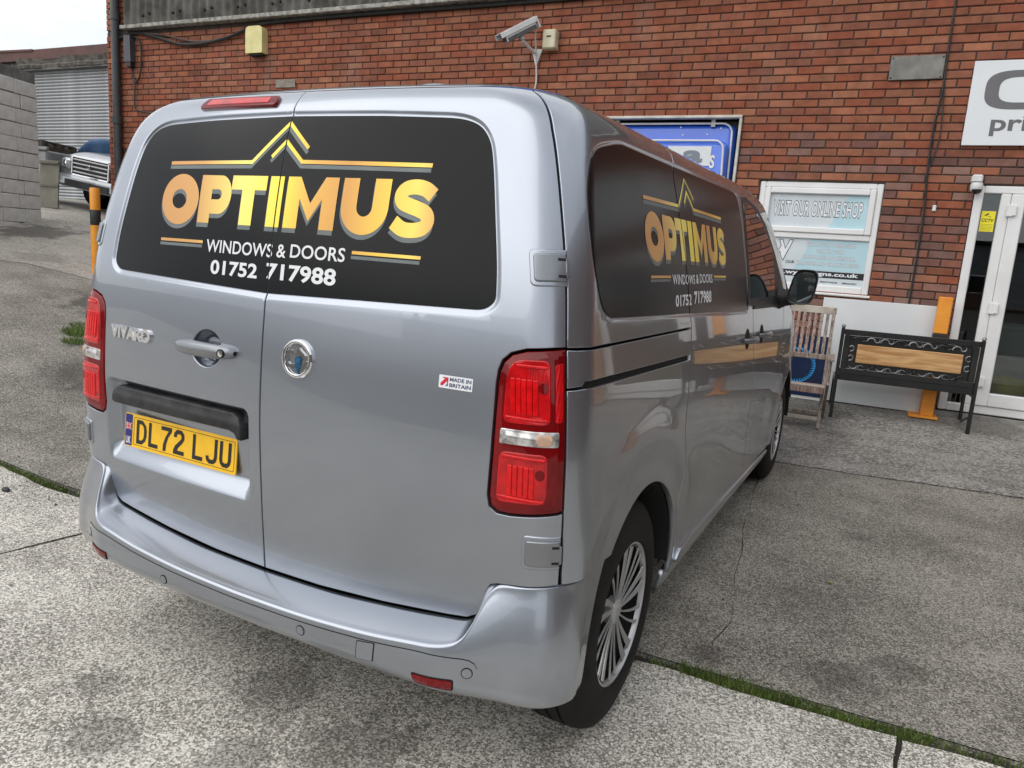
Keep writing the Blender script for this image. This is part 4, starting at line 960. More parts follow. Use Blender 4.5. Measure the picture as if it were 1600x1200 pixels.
# grass and moss in the joints
def blades(spots,name,mats,label,cat):
    V=[];F=[];n=0;mi=[]
    for x,y,ht,wd,k in spots:
        z=float(GZ(x,y))-.015;a=random.uniform(0,2*PI);lean=random.uniform(.1,.75)*ht;d=random.uniform(0,2*PI);dx,dy=math.cos(d)*lean,math.sin(d)*lean;wx,wy=math.cos(a)*wd/2,math.sin(a)*wd/2
        V+=[(x-wx,y-wy,z),(x+wx,y+wy,z),(x+dx*.35+wx*.7,y+dy*.35+wy*.7,z+ht*.62),(x+dx*.35-wx*.7,y+dy*.35-wy*.7,z+ht*.62),(x+dx,y+dy,z+ht)]
        F+=[(n,n+1,n+2,n+3),(n+3,n+2,n+4)];mi+=[k,k];n+=5
    o=mo(name,V,F,mats);o.data.polygons.foreach_set('material_index',mi);tag(o,label,cat,kind='stuff');return o
GM=[pm('grass_a',(.10,.17,.025),.6,var=(.07,.12,.02),vscale=6),pm('grass_b',(.16,.22,.04),.6,var=(.11,.16,.035),vscale=6),pm('grass_dry',(.20,.18,.075),.7,var=(.12,.11,.05),vscale=6)]
def strip(x0,x1,f,dens_,hmin,hmax,wy,dr=.12,gap=.35):
    o=[];n=int((x1-x0)*dens_)
    for _ in range(n):
        x=random.uniform(x0,x1)
        if vnoise(x*2.3,3.1,5)<gap and random.random()<.85: continue
        hh=.4+.9*float(vnoise(x*3.7,1.7,9))
        o.append((x,f(x)+random.gauss(0,wy)*hh,random.uniform(hmin,hmax)*hh,random.uniform(.0022,.005),2 if random.random()<dr else random.choice((0,0,1))))
    return o
sp=strip(.93,5.6,lambda x:J1(x)+.012,3800,.008,.034,.020,.16,.26)+strip(-6.,-2.02,lambda x:J1(x)+.015,3400,.008,.036,.026,.15,.38)
blades(sp,'grass',GM,'strip of short green grass growing in the yard joint','grass')
tf=[]
for cx,cy,r,n,hm in((-5.22,2.80,.13,520,.085),(-5.0,2.63,.10,300,.07),(-5.42,2.95,.09,220,.06)):
    for _ in range(n):
        a=random.uniform(0,2*PI);q=r*math.sqrt(random.random());tf.append((cx+q*math.cos(a),cy+q*math.sin(a),random.uniform(.3,1)*hm,random.uniform(.004,.010),random.choice((0,0,1))))
blades(tf,'weed_clump',GM,'green weed clump in the tarmac crack left of the van','weeds')
ms=[]
cr_=np.array(CRK)
for (y0,y1,dn,wy) in((3.05,3.75,500,.02),(2.5,3.1,260,.012),(1.9,2.4,650,.022),(1.35,1.75,900,.03),(1.75,1.95,200,.012)):
    for _ in range(int((y1-y0)*dn*1.6)):
        y=random.uniform(y0,y1);x=float(np.interp(-y,-cr_[:,1],cr_[:,0]))+random.gauss(.004,wy)
        if vnoise(y*6,2.2,4)<.33:continue
        ms.append((x,y,random.uniform(.006,.020),random.uniform(.002,.005),random.choice((1,2,2,0))))
for _ in range(500):
    y=random.uniform(-.9,.85);x=-1.675+(y-.95)*.14+random.gauss(0,.008);ms.append((x,y,random.uniform(.006,.016),.003,random.choice((1,2,2))))
for _ in range(600):
    x=random.uniform(.95,5.);ms.append((x,J2(x)+random.gauss(0,.008),random.uniform(.008,.02),.003,random.choice((1,2,2)))) if vnoise(x*3,1,2)>.55 else None
blades(ms,'moss',GM,'thin moss and weeds along the crack beside the van','moss')
# fallen leaf and a pebble
MB().add([(1.44,2.30,.004),(1.455,2.285,.012),(1.475,2.29,.006),(1.47,2.305,.010)],[(0,1,2,3)]).build('leaf',pm('leaf_green',(.30,.36,.03),.5,var=(.2,.28,.02)),None)
tag(bpy.data.objects['leaf'],'small yellow green leaf lying on the concrete beside the van','leaf')
pb=MB();pb.lathe([(.0,-.004),(.018,.0),(.022,.012),(.014,.024),(0.0,.026)],9);o=pb.build('pebble',pm('pebble',(.03,.03,.032),.7,var=(.05,.05,.05)),None,smooth=True,angle=70);o.location=(-2.52,.72,float(GZ(-2.52,.72)));o.scale=(1.3,.8,.8);tag(o,'small dark stone on the slab left of the bumper','stone')

# loose grit and small stones
gv=MB()
for _ in range(900):
    if random.random()<.55:
        x=random.uniform(-5,4.5);y=J1(x)+random.gauss(.0,.10)
    else: x=random.uniform(-4,4.5);y=random.uniform(-1.0,4.4)
    r=random.uniform(.0025,.007)*(1.5 if random.random()<.06 else 1);z=float(GZ(x,y))+r*.3
    P_=np.array([(0,0,1),(1,0,.1),(.2,1,0),(-.9,.4,.1),(-.5,-.9,0),(.6,-.7,.15),(0,0,-.6)],float)*r*rng.uniform(.6,1.3,(7,1))
    gv.add(P_+[x,y,z],[(0,1,2),(0,2,3),(0,3,4),(0,4,5),(0,5,1),(6,2,1),(6,3,2),(6,4,3),(6,5,4),(6,1,5)])
o=gv.build('grit',pm('grit_stone',(.30,.285,.26),.9,var=(.10,.095,.085),vscale=3.,vlo=.45,vhi=.55));tag(o,'loose grit and tiny stones scattered over the yard','grit',kind='stuff')
# ------------------------------------------------------------------ brick building
WROT=math.radians(3.35134);WY=6.3764
bld=empty('brick_building',(0,WY,0),WROT,'red brick workshop building with corrugated cladding behind the van','building')
def w2(s,d,z): return np.array([s*math.cos(WROT)-d*math.sin(WROT),WY+s*math.sin(WROT)+d*math.cos(WROT),z])
S0,S1,ZT=-9.22,7.0,4.205
OPEN=[(.185,1.305,1.29,2.342),(2.03,4.3,-.2,2.345),(-3.45,-.055,-.2,2.965)]
outer=[(S0,-.15),(-3.45,-.15),(-3.45,2.965),(-.055,2.965),(-.055,-.15),(2.03,-.15),(2.03,2.345),(4.3,2.345),(4.3,-.15),(S1,-.15),(S1,ZT),(S0,ZT)]
hole=[(.185,1.29),(1.305,1.29),(1.305,2.342),(.185,2.342)]
v,T=triangulate([outer,hole]);n=len(v)
V=np.concatenate([np.c_[v[:,0],np.full(n,.011),v[:,1]],np.c_[v[:,0],np.full(n,.26),v[:,1]]]);F=[tuple(t) for t in T]+[tuple(n+i for i in t[::-1]) for t in T]
for l in(outer,hole):
    b=len(V);m_=len(l);V=np.concatenate([V,[(s,.011,z) for s,z in l],[(s,.26,z) for s,z in l]]);F+=[(b+i,b+(i+1)%m_,b+m_+(i+1)%m_,b+m_+i) for i in range(m_)]
mortar=pm('mortar',(.060,.042,.035),.95,var=(.085,.062,.052),vscale=6,bump=.5,bscale=180,bdist=.003)
mo('mortar_wall',V,F,mortar,bld)
def brickmat(name,src):
    m=bpy.data.materials.new(name);m.use_nodes=True;t=m.node_tree;b=t.nodes['Principled BSDF'];lk=t.links.new;setin(b,'Roughness',.88);setin(b,'Specular IOR Level',.25)
    if src=='obj': c0=N(t,'ShaderNodeObjectInfo').outputs['Color']
    else:
        a=N(t,'ShaderNodeAttribute');a.attribute_name='bcol';c0=a.outputs['Color']
    g=N(t,'ShaderNodeNewGeometry')
    n1=N(t,'ShaderNodeTexNoise');n1.inputs['Scale'].default_value=9;n1.inputs['Detail'].default_value=6;n1.inputs['Roughness'].default_value=.6;lk(g.outputs['Position'],n1.inputs['Vector'])
    mpz=N(t,'ShaderNodeMapping');mpz.inputs['Scale'].default_value=(1.6,1.6,.55);lk(g.outputs['Position'],mpz.inputs[0]);n2=N(t,'ShaderNodeTexNoise');n2.inputs['Scale'].default_value=1.3;n2.inputs['Detail'].default_value=6;lk(mpz.outputs[0],n2.inputs['Vector'])
    r1=N(t,'ShaderNodeMapRange');r1.inputs[1].default_value=.3;r1.inputs[2].default_value=.7;r1.inputs[3].default_value=.80;r1.inputs[4].default_value=1.22;lk(n1.outputs['Fac'],r1.inputs[0])
    mu=N(t,'ShaderNodeVectorMath',operation='SCALE');lk(c0,mu.inputs[0]);lk(r1.outputs[0],mu.inputs['Scale'])
    rr=N(t,'ShaderNodeValToRGB');rr.color_ramp.elements[0].position=.56;rr.color_ramp.elements[1].position=.75;lk(n2.outputs['Fac'],rr.inputs[0])
    f=N(t,'ShaderNodeMath',operation='MULTIPLY');f.inputs[1].default_value=.30;lk(rr.outputs[0],f.inputs[0])
    mx_=N(t,'ShaderNodeMix',data_type='RGBA');lk(f.outputs[0],mx_.inputs[0]);lk(mu.outputs[0],mx_.inputs[6]);mx_.inputs[7].default_value=(.30,.255,.22,1);lk(mx_.outputs[2],b.inputs['Base Color'])
    n3=N(t,'ShaderNodeTexNoise');n3.inputs['Scale'].default_value=130;n3.inputs['Detail'].default_value=5;lk(g.outputs['Position'],n3.inputs['Vector']);bn=N(t,'ShaderNodeBump');bn.inputs['Strength'].default_value=.45;bn.inputs['Distance'].default_value=.003;lk(n3.outputs['Fac'],bn.inputs['Height']);lk(bn.outputs[0],b.inputs['Normal'])
    return m
BMo=brickmat('brick_object','obj');BMa=brickmat('brick_attr','attr')
def brick_geo(w_,h_,jit):
    x,z=w_/2,h_/2;c=.0035+random.random()*.003;j=lambda:random.uniform(-jit,jit)
    fr=[(-x+c+j(),-.0015+j(),-z+c+j()),(x-c+j(),-.0015+j(),-z+c+j()),(x-c+j(),-.0015+j(),z-c+j()),(-x+c+j(),-.0015+j(),z-c+j())]
    md=[(-x,.004,-z),(x,.004,-z),(x,.004,z),(-x,.004,z)];bk=[(-x,.02,-z),(x,.02,-z),(x,.02,z),(-x,.02,z)]
    V=fr+md+bk;F=[(0,1,2,3)]
    for a in(0,4):
        for i in range(4):F.append((a+i,a+4+i,a+4+(i+1)%4,a+(i+1)%4))
    return np.array(V),F
cols=[lin(140,86,64),lin(136,80,60),lin(145,92,70),lin(133,82,64),lin(138,90,70),lin(147,97,74),lin(137,78,58),lin(130,82,66)]
cold=[lin(122,88,79),lin(128,93,83),lin(115,86,78),lin(138,106,95),lin(130,84,71),lin(120,82,73)]
def bcolor(s,z):
    p=float(np.clip((2.9-z)/.9,0,1))*float(np.clip((s+2)/2,0,1))
    c=np.array(random.choice(cold if random.random()<p*.75 else cols))
    r=random.random()
    if r<.05:c=c*.75
    elif r<.12:c=c*1.15
    g_=c.mean();c=c*1.0+g_*.0
    return np.clip(c*random.uniform(.92,1.08),0,1)
bl=[]
for k in range(-2,56):
    z=.065+.075*k
    z0,z1=z-.0325,z+.0325
    if z1>ZT+.001:continue
    off=.175+(0 if k%2==0 else .1125)
    i0=int(math.floor((S0-off)/.225))
    for i in range(i0,i0+76):
        a=off+.225*i+.005;b=a+.215;a=max(a,S0);b=min(b,S1)
        segs=[(a,b)]
        for (o0,o1,q0,q1) in OPEN:
            if z>q0-.02 and z<q1+.02:
                ns=[]
                for (p,q) in segs:
                    if q<=o0 or p>=o1:ns.append((p,q));continue
                    if p<o0:ns.append((p,o0-.002))
                    if q>o1:ns.append((o1+.002,q))
                segs=ns
        for p,q in segs:
            if q-p>.03:bl.append((p,q,z))
# brick pier beside the cladding continues upwards at the left end
for k in range(56,80):
    z=.065+.075*k;off=.0 if k%2 else .1125
    p=S0
    for wd in((.215,.195) if k%2 else (.1025,.215,.0825)):bl.append((p,p+wd,z));p+=wd+.010
def px(P):
    d=np.asarray(P)-CAMP;D=d@CF_;return 800+FPX*(d@CR_)/D,600-FPX*(d@CU_)/D,D
RFX=[160,200,230,290,457,740,850,1000,1150,1200,1230,1245];RFY=[420,190,160,143,135,137,150,217,285,340,440,600]
cand=[]
for i,(p,q,z) in enumerate(bl):
    X,Y,D=px(w2((p+q)/2,0,z));vis=0<X<1600 and 0<Y<1200 and z<4.2
    if vis and X<1245 and Y>np.interp(X,RFX,RFY)-4:vis=False
    if z>2.68 and p>1.86 and z<3.39:vis=False
    if z<1.22:vis=False
    if vis:cand.append((D/math.sqrt(q-p),i))
cand.sort();near=set(i for _,i in cand[:298])
proto=[]
for _ in range(12):
    me=bpy.data.meshes.new('brick');V,F=brick_geo(.215,.065,.0012);me.from_pydata(V.tolist(),[],F);me.materials.append(BMo);me.update();proto.append(me)
for i in near:
    p,q,z=bl[i]
    if abs(q-p-.215)<1e-4:me=random.choice(proto)
    else:
        me=bpy.data.meshes.new('brick');V,F=brick_geo(q-p,.065,.001);me.from_pydata(V.tolist(),[],F);me.materials.append(BMo);me.update()
    o=bpy.data.objects.new('brick',me);COL.objects.link(o);o.parent=bld;o.location=((p+q)/2,random.uniform(-.0015,.0015),z);o.rotation_euler=(0,random.uniform(-.006,.006),0);o.color=(*bcolor((p+q)/2,z),1)
mb=MB();cl=[]
for i,(p,q,z) in enumerate(bl):
    if i in near:continue
    V,F=brick_geo(q-p,.065,.0012);mb.add(V+[(p+q)/2,random.uniform(-.002,.002),z],F);cl+=[bcolor((p+q)/2,z)]*len(V)
o=mo('brick_courses',np.concatenate(mb.v),mb.f,BMa,bld);tag(o,kind='stuff');ca=o.data.attributes.new('bcol','FLOAT_COLOR','POINT');ca.data.foreach_set('color',np.c_[np.array(cl),np.ones(len(cl))].ravel())
# body of the building behind the front wall
grim=pm('dark_interior',(.02,.02,.021),.9,var=(.03,.03,.03))
m_=MB();m_.box((S0+.12,5.2,2.1),(.23,9.8,4.8));m_.box((S1-.12,5.2,2.1),(.23,9.8,4.8));m_.box((-1.1,10.0,2.1),(16.2,.2,4.8));m_.build('side_wall',pm('side_brick',(.16,.075,.05),.9,var=(.11,.055,.04),vscale=4),bld)
MB().box((-1.1,5.1,6.05),(16.4,10.2,.15)).build('roof_deck',grim,bld)
MB().box((-1.1,5.1,4.3),(15.6,9.6,.05)).build('ceiling',grim,bld)
m_=MB();m_.box((1.0,3.0,1.2),(.1,5.4,3.2));m_.box((-3.9,3.0,1.2),(.1,5.4,3.2));m_.box((4.9,3.0,1.2),(.1,5.4,3.2));m_.box((.5,5.6,1.2),(9,.1,3.2));m_.build('inner_wall',pm('inner_wall',(.10,.10,.10),.9,var=(.07,.07,.07)),bld)
# pier bricks need a core above the wall head
MB().box((S0+.21,.14,5.1),(.42,.24,1.8)).build('pier_core',mortar,bld)
# corrugated cladding and its concrete edge
cs=np.arange(-8.78,7.0,.0182);zz=np.array([4.245,4.6,5.0,5.5,6.0]);A_=np.array([[(s,-.045-.024*math.cos(2*PI*s/.146)-.006*((z-4.2)/1.8),z) for z in zz] for s in cs])
clad=pm('asbestos_cement',(.15,.145,.13),.95,var=(.065,.062,.052),vscale=5,vdet=8,bump=.6,bscale=40,bdist=.004)
cl_=MB().grid(A_).build('corrugated_cladding',clad,bld,smooth=True,angle=60)
m_=MB();m_.box((-.9,-.055,4.228),(15.8,.13,.05),b=.006);m_.build('cladding_edge',pm('cement_edge',(.42,.41,.37),.95,var=(.16,.155,.135),vscale=16,vdet=6,bump=.7,bscale=50,bdist=.006),bld)
for s in np.arange(-8.35,6.,.584):
    for dz in(0,.06): 
        m_=MB();m_.lathe([(.0,-.04),(.018,-.04),(.022,-.015),(.012,0)],8,axis='Y');o=m_.build('cladding_bolt',grim,cl_);o.location=(s+dz*2.1,-.075,4.36+dz*.3)
# ---- window unit with printed panels
upvc=pm('white_upvc',(.80,.80,.80),.28,var=(.72,.72,.71),vscale=3,coat=.3)
def bar(mb,s0,s1,z0,z1,d0,d1,b=.008): mb.box(((s0+s1)/2,(d0+d1)/2,(z0+z1)/2),(s1-s0,abs(d1-d0),z1-z0),b=b)
m_=MB()
bar(m_,.190,.245,1.295,2.337,.012,.08);bar(m_,1.245,1.300,1.295,2.337,.012,.08);bar(m_,.2452,1.2448,2.282,2.337,.012,.08);bar(m_,.2452,1.2448,1.295,1.362,.012,.08);bar(m_,.2452,1.2448,1.800,1.855,.012,.08)
wn=m_.build('window',upvc,bld)
m_=MB();bar(m_,.2455,.300,1.856,2.281,-.002,.06);bar(m_,1.190,1.2445,1.856,2.281,-.002,.06);bar(m_,.3002,1.1898,2.226,2.281,-.002,.06);bar(m_,.3002,1.1898,1.856,1.911,-.002,.06);m_.build('sash',upvc,wn)
bar(MB(),0,1,0,1,0,1);m_=MB();bar(m_,.17,1.32,1.268,1.292,-.035,.08,.006);m_.build('window_sill',upvc,wn)
pgrey=pm('print_pale',lin(206,214,218),.35,var=lin(198,207,212),vscale=5,coat=.4);paqua=pm('print_aqua',lin(172,206,216),.35,var=lin(182,212,220),vscale=6,coat=.4)
pink=pm('print_ink',lin(52,58,68),.4);pwhite=pm('print_white',lin(226,230,233),.4);pblk=pm('print_black',lin(24,26,30),.4)
def wf(name,v,f,mat,d,par): v=np.asarray(v,float);return mo(name,np.c_[v[:,0],np.full(len(v),d),v[:,1]],f,mat,par)
def rect(s0,s1,z0,z1): return [(s0,z0),(s1,z0),(s1,z1),(s0,z1)],[(0,1,2,3)]
for (a,b,c,d) in((.3,1.19,1.911,2.226),(.245,1.245,1.362,1.80)):
    m_=MB();m_.box(((a+b)/2,.045,(c+d)/2),(b-a,.02,d-c));m_.build('pane',pgrey,wn)
wf('print_swoosh',[(.86,1.912),(1.189,1.912),(1.189,2.225),(1.02,2.225),(.97,2.17),(.95,2.08),(.90,1.99)],[tuple(range(7))],paqua,.0340,wn)
wf('print_swoosh',[(.60,1.50),(1.244,1.50),(1.244,1.799),(.73,1.799),(.70,1.70),(.66,1.61)],[tuple(range(6))],paqua,.0340,wn)
def outlined(body,s0,s1,z0,z1,par,d,b0,b1,ink,fill):
    va,f=text2d(body,1.,b0,1.08,'LEFT');vb_,f1=text2d(body,1.,b1,1.08,'LEFT');lo=va.min(0);hi=va.max(0);k=np.array([s1-s0,z1-z0])/(hi-lo);v=(va-lo)*k+[s0,z0];v1=(vb_-lo)*k+[s0,z0]
    wf('print_lettering',v,f,ink,d,par);wf('print_lettering',v1,f1,fill,d-.0007,par)
outlined('VISIT OUR ONLINE SHOP',.335,1.150,2.01,2.165,wn,.0332,.060,.022,pink,pwhite)
for b,s0,s1,z0 in(('THE ONE STOP ONLINE SHOP',.69,1.14,1.728),('FOR ALL YOUR',.79,1.04,1.667),('CORPORATE AND PERSONAL',.67,1.15,1.606),('BRANDING AND GRAPHIC DESIGN',.62,1.19,1.545)):
    outlined(b,s0,s1,z0,z0+.040,wn,.0332,.055,.014,pm('print_grey',lin(92,112,126),.4),pwhite)
wf('print_band',*rect(.246,1.2435,1.432,1.495),pblk,.0338,wn)
v,f=fit_text('www.wyredsigns.co.uk',.30,1.195,1.440,1.490,.03);wf('print_lettering',v,f,pwhite,.0332,wn)
v,f=fit_text('PRINTWEAR',.86,1.02,1.385,1.400,.02);wf('print_lettering',v,f,pblk,.0332,wn)
v,f=fit_text('EMBROIDERY',1.06,1.19,1.385,1.400,.02);wf('print_lettering',v,f,pblk,.0332,wn)
# outlined W Y mark
def outl(P_,wd):
    P_=np.asarray(P_,float);n=len(P_);e=np.roll(P_,-1,0)-P_;e/=np.linalg.norm(e,axis=1)[:,None];nn=np.stack([-e[:,1],e[:,0]],1);b=nn+np.roll(nn,1,0);b/=np.linalg.norm(b,axis=1)[:,None]
    k=np.clip((b*nn).sum(1),.45,1);I=P_+b*(wd/k)[:,None]
    return np.concatenate([P_,I]),[(i,(i+1)%n,n+(i+1)%n,n+i) for i in range(n)]
for P_ in([(.335,1.785),(.375,1.785),(.425,1.66),(.455,1.72),(.43,1.785),(.468,1.785),(.50,1.70),(.53,1.785),(.57,1.785),(.49,1.57),(.47,1.60),(.45,1.66),(.415,1.595),(.39,1.63)],):
    P_=np.asarray(P_)[::-1];v,T=triangulate([P_]);wf('print_mark',v,[tuple(t) for t in T],pwhite,.0334,wn);v,f=outl(P_,.006);wf('print_mark',v,f,pblk,.0328,wn)
v,f=fit_text('SIGNS',.325,.43,1.555,1.585,.02);wf('print_lettering',v,f,pblk,.0326,wn)
v,f=fit_text('.CO.UK',.515,.60,1.555,1.582,.02);wf('print_lettering',v,f,pblk,.0326,wn)
# ---- glazed entrance door
glass=glassmat('window_glass',(.62,.66,.66))
m_=MB();DZ=.30
bar(m_,2.035,2.105,DZ,2.34,-.01,.07);bar(m_,2.1052,4.29,2.275,2.34,-.01,.07);bar(m_,2.1052,4.29,DZ,DZ+.075,-.01,.07);bar(m_,2.240,2.318,DZ+.0752,2.2748,-.01,.07);bar(m_,4.22,4.29,DZ+.0752,2.2748,-.01,.07)
dr=m_.build('entrance_frame',upvc,bld)
MB().box((2.1725,.03,1.325),(.136,.006,1.90)).build('side_light_pane',glass,dr)
m_=MB();bar(m_,2.319,2.425,DZ+.078,2.272,-.025,.05);bar(m_,2.4252,3.25,2.165,2.272,-.025,.05);bar(m_,2.4252,3.25,DZ+.078,DZ+.2,-.025,.05);bar(m_,3.2502,3.35,DZ+.078,2.272,-.025,.05);dl=m_.build('entrance_door',upvc,bld)
MB().box((2.8375,.02,1.33),(.82,.006,1.66)).build('door_pane',glass,dl)
m_=MB();bar(m_,3.36,4.215,DZ+.078,2.272,.0,.05);m_.build('side_panel',upvc,dr)
for z in(2.13,1.27,.6):
    m_=MB();m_.box((2.318,-.036,z),(.05,.022,.105),b=.006);m_.box((2.352,-.042,z),(.03,.018,.09),b=.005);m_.build('door_hinge',upvc,dl)
MB().box((3.1,.0,.15),(2.2,.10,.27)).build('threshold',pm('threshold',(.30,.29,.27),.9,var=(.2,.19,.18),vscale=8),bld)
# warning sticker on the side light
st=wf('sticker',*rect(2.118,2.226,1.945,2.125),pm('sticker_yellow',lin(238,226,40),.4,var=lin(232,218,36)),.0262,dr)
v,f=fit_text('CCTV',2.126,2.218,2.030,2.058,.03);wf('sticker_lettering',v,f,pblk,.0256,dr)
wf('sticker_mark',[(2.142,2.088),(2.150,2.080),(2.178,2.098),(2.171,2.108)],[(0,1,2,3)],pblk,.0256,dr);wf('sticker_mark',[(2.172,2.079),(2.196,2.071),(2.197,2.075),(2.173,2.083)],[(0,1,2,3)],pblk,.0256,dr)
for k in range(5): wf('sticker_mark',*rect(2.128,2.216,1.957+k*.0125,1.960+k*.0125),pm('sticker_line',lin(150,140,40),.5),.0256,dr)
# ---- big doorway: frame, trailer inside
frm=pm('doorway_frame',(.62,.61,.56),.6,var=(.45,.43,.38),vscale=9)
m_=MB();bar(m_,-3.45,-.06,2.935,2.962,-.03,.06,.004);bar(m_,-.085,-.058,-.1,2.934,-.03,.06,.004);df=m_.build('doorway_frame',frm,bld)
for s in(-1.36,-.35): MB().box((s,.06,2.90),(.04,.03,.075)).build('frame_bracket',frm,df)
MB().box((-1.75,.16,2.89),(3.36,.06,.08)).build('shutter_box',pm('shutter_dark',(.03,.03,.03),.6),bld)
tr=empty('catering_trailer',tuple(w2(-1.2,1.2,.24)),WROT,'blue trailer with white piping standing inside the open doorway','trailer')
blue=pm('trailer_blue',lin(58,110,222),.28,0,.6,var=lin(52,100,208),vscale=3);pipe=pm('white_piping',(.78,.78,.78),.4,var=(.7,.7,.7))
def rbox(x0,x1,y0,y1,z0,z1,r,ry,name,mat,par,n=7):
    """box with rounded edges: plan corners and top edges"""
    rows=[]
    def ring(i,z):
        a0,a1,b0,b1=x0+i,x1-i,y0+i,y1-i;q=max(.01,r-i*.3);P_=round_poly([(a0,b0),(a1,b0),(a1,b1),(a0,b1)],q,n);P_=np.vstack([P_,P_[:1]]);return np.c_[P_,np.full(len(P_),z)]
    rows.append(ring(0,z0))
    for t in np.linspace(0,PI/2,7):rows.append(ring(ry*(1-math.cos(t)),z1-ry+ry*math.sin(t)))
    mb=MB().grid(np.array(rows));k=rows[-1];mb.add(k[:-1],[tuple(range(len(k)-1))]);return mb.build(name,mat,par,smooth=True,angle=40)
# local coords of the trailer: x along wall (s+1.2), y depth (d-1.2), z above .24
rbox(-1.9,1.085,-1.13,1.3,.35,2.66,.09,.07,'trailer_body',blue,tr)
rbox(-1.6,1.03,-1.25,-1.14,.35,2.47,.04,.06,'serving_hatch',blue,tr)
def pth(P_,nm,rr=.011): MB().tube(P_,rr,6).build(nm,pipe,tr,smooth=True,angle=60)
def upath(x0,x1,zt,zb,y,r=.10,lean=.05):
    P_=[(x0,y,zb),(x0,y,zt-r)]+[(x0+r*(1-math.cos(t)),y,zt-r+r*math.sin(t)) for t in np.linspace(.2,PI/2,6)]+[(x1-r+r*math.sin(t),y,zt-r+r*math.cos(t)) for t in np.linspace(0,PI/2-.2,6)]+[(x1,y,zt-r),(x1+lean,y,zb)];return P_
pth(upath(-1.85,1.045,2.655,.45,-1.145,.10,.05),'piping');pth(upath(-1.57,.995,2.47,.45,-1.258,.09,.10),'piping')
pth([(-1.0,-1.265,2.17),(.86,-1.265,2.17),(.95,-1.265,2.14),(1.08,-1.23,2.03)],'piping',.009)
m_=MB();m_.box((.66,-1.256,2.32),(.44,.006,.19));m_.build('trailer_label',pm('label_white',(.72,.74,.76),.5,var=(.66,.68,.70)),tr)
gr_=pm('label_grey',lin(120,128,140),.5)
def tf_(v,f,mat,nm,y=-1.2605): v=np.asarray(v,float);mo(nm,np.c_[v[:,0],np.full(len(v),y),v[:,1]],f,mat,tr)
v,f=fit_text('a',.60,.80,2.245,2.375,.05);tf_(v,f,gr_,'label_lettering')
v,f=fit_text('S',.875,.925,2.20,2.33,.03);tf_(v,f,pipe,'label_lettering')
for s,z in((.55,2.545),(.80,2.55),(.52,2.62),(.93,2.61)):
    m_=MB();m_.lathe([(.0,-.006),(.008,-.004),(.010,0)],8,axis='Y');o=m_.build('rivet',pipe,tr);o.location=(s,-1.131,z)
for sx in(-1.2,.7):
    m_=MB();m_.lathe([(.2,-.08),(.29,-.085),(.31,-.06),(.31,.06),(.29,.085),(.2,.08)],28,axis='X');o=m_.build('trailer_wheel',M['rubber'],tr,smooth=True);o.location=(sx,.3,.33)
MB().box((-.4,0,.33),(2.8,2.2,.08)).build('trailer_chassis',grim,tr)
# ---- things fixed to the wall (each a thing of its own)
def wallthing(name,s,d,z,label,cat): return empty(name,tuple(w2(s,d,z)),WROT,label,cat)
sg=wallthing('shop_sign',2.0,0,2.681,'white shop sign panel with grey lettering above the glazed door','sign')
MB().box((.86,-.02,.3545),(2.0,.03,.709),b=.003).build('sign_board',pm('sign_white',(.74,.77,.79),.35,var=(.70,.73,.75),vscale=2,coat=.3),sg)
sgry=pm('sign_grey',lin(104,104,106),.4,var=lin(98,98,100))
def sf(v,f,nm='sign_lettering',y=-.0365): v=np.asarray(v,float);mo(nm,np.c_[v[:,0],np.full(len(v),y),v[:,1]],f,sgry,sg)
def sq(cx,cz,rx,rz,t0,t1,n,p=.62):
    o=[]
    for t in np.linspace(t0,t1,n):
        c,s=math.cos(t),math.sin(t);o.append((cx+rx*np.sign(c)*abs(c)**p,cz+rz*np.sign(s)*abs(s)**p))
    return o
co=sq(.255,.462,.285,.162,.32,2*PI-.32,48);ci=sq(.255,.462,.180,.105,.42,2*PI-.42,44)
v,T=triangulate([np.array(co+ci[::-1])]);sf(v,[tuple(t) for t in T])
v,f=fit_text('print',.055,.56,.078,.252,.022);sf(v,f)
cc=wallthing('security_camera',-2.33,0,3.5,'white box security camera on a wall bracket with hanging cable','camera')
wht=pm('camera_white',(.72,.73,.72),.35,var=(.62,.63,.61),vscale=9);
p0=np.array([-.19,-.47,.165]);p1=np.array([.02,-.21,.375]);ax=p1-p0;L_=np.linalg.norm(ax);ax/=L_;sdv=np.cross(ax,[0,0,1]);sdv/=np.linalg.norm(sdv);upv=np.cross(sdv,ax);R_=np.stack([sdv,ax,upv],1);cn=(p0+p1)/2
m_=MB();m_.box(cn,(.115,L_,.095),R_,b=.008);hb=m_.build('camera_housing',wht,cc)
m_=MB();m_.box(cn+upv*.062-ax*.02,(.135,L_+.07,.008),R_,b=.003);m_.box(cn+upv*.035+sdv*.066-ax*.02,(.006,L_+.07,.05),R_,b=.002);m_.box(cn+upv*.035-sdv*.066-ax*.02,(.006,L_+.07,.05),R_,b=.002);m_.build('sun_shield',wht,cc)
m_=MB();m_.box(cn-upv*.03,(.121,L_*.96,.045),R_,b=.004);m_.build('camera_base',pm('camera_grey',(.10,.10,.10),.4,var=(.07,.07,.07)),cc)
m_=MB();m_.box(p1+ax*.03,(.125,.02,.115),R_,b=.004);m_.build('rear_cap',wht,cc)
m_=MB();m_.box(p0-ax*.002,(.085,.01,.07),R_,b=.003);m_.build('camera_window',M['glass_dark'],cc)
m_=MB();m_.tube([cn-upv*.05,cn-upv*.10,np.array([-.01,-.03,.12])],.017,8);m_.lathe([(.03,-.02),(.034,0),(.03,.02),(0,.025)],12,tuple(cn-upv*.065));m_.build('bracket_arm',wht,cc,smooth=True)
MB().prism([(-.055,.03),(0,-.13),(.06,.035),(.06,.05),(-.055,.05)],-.03,0,c=(0,0,.12)).build('wall_bracket',wht,cc)
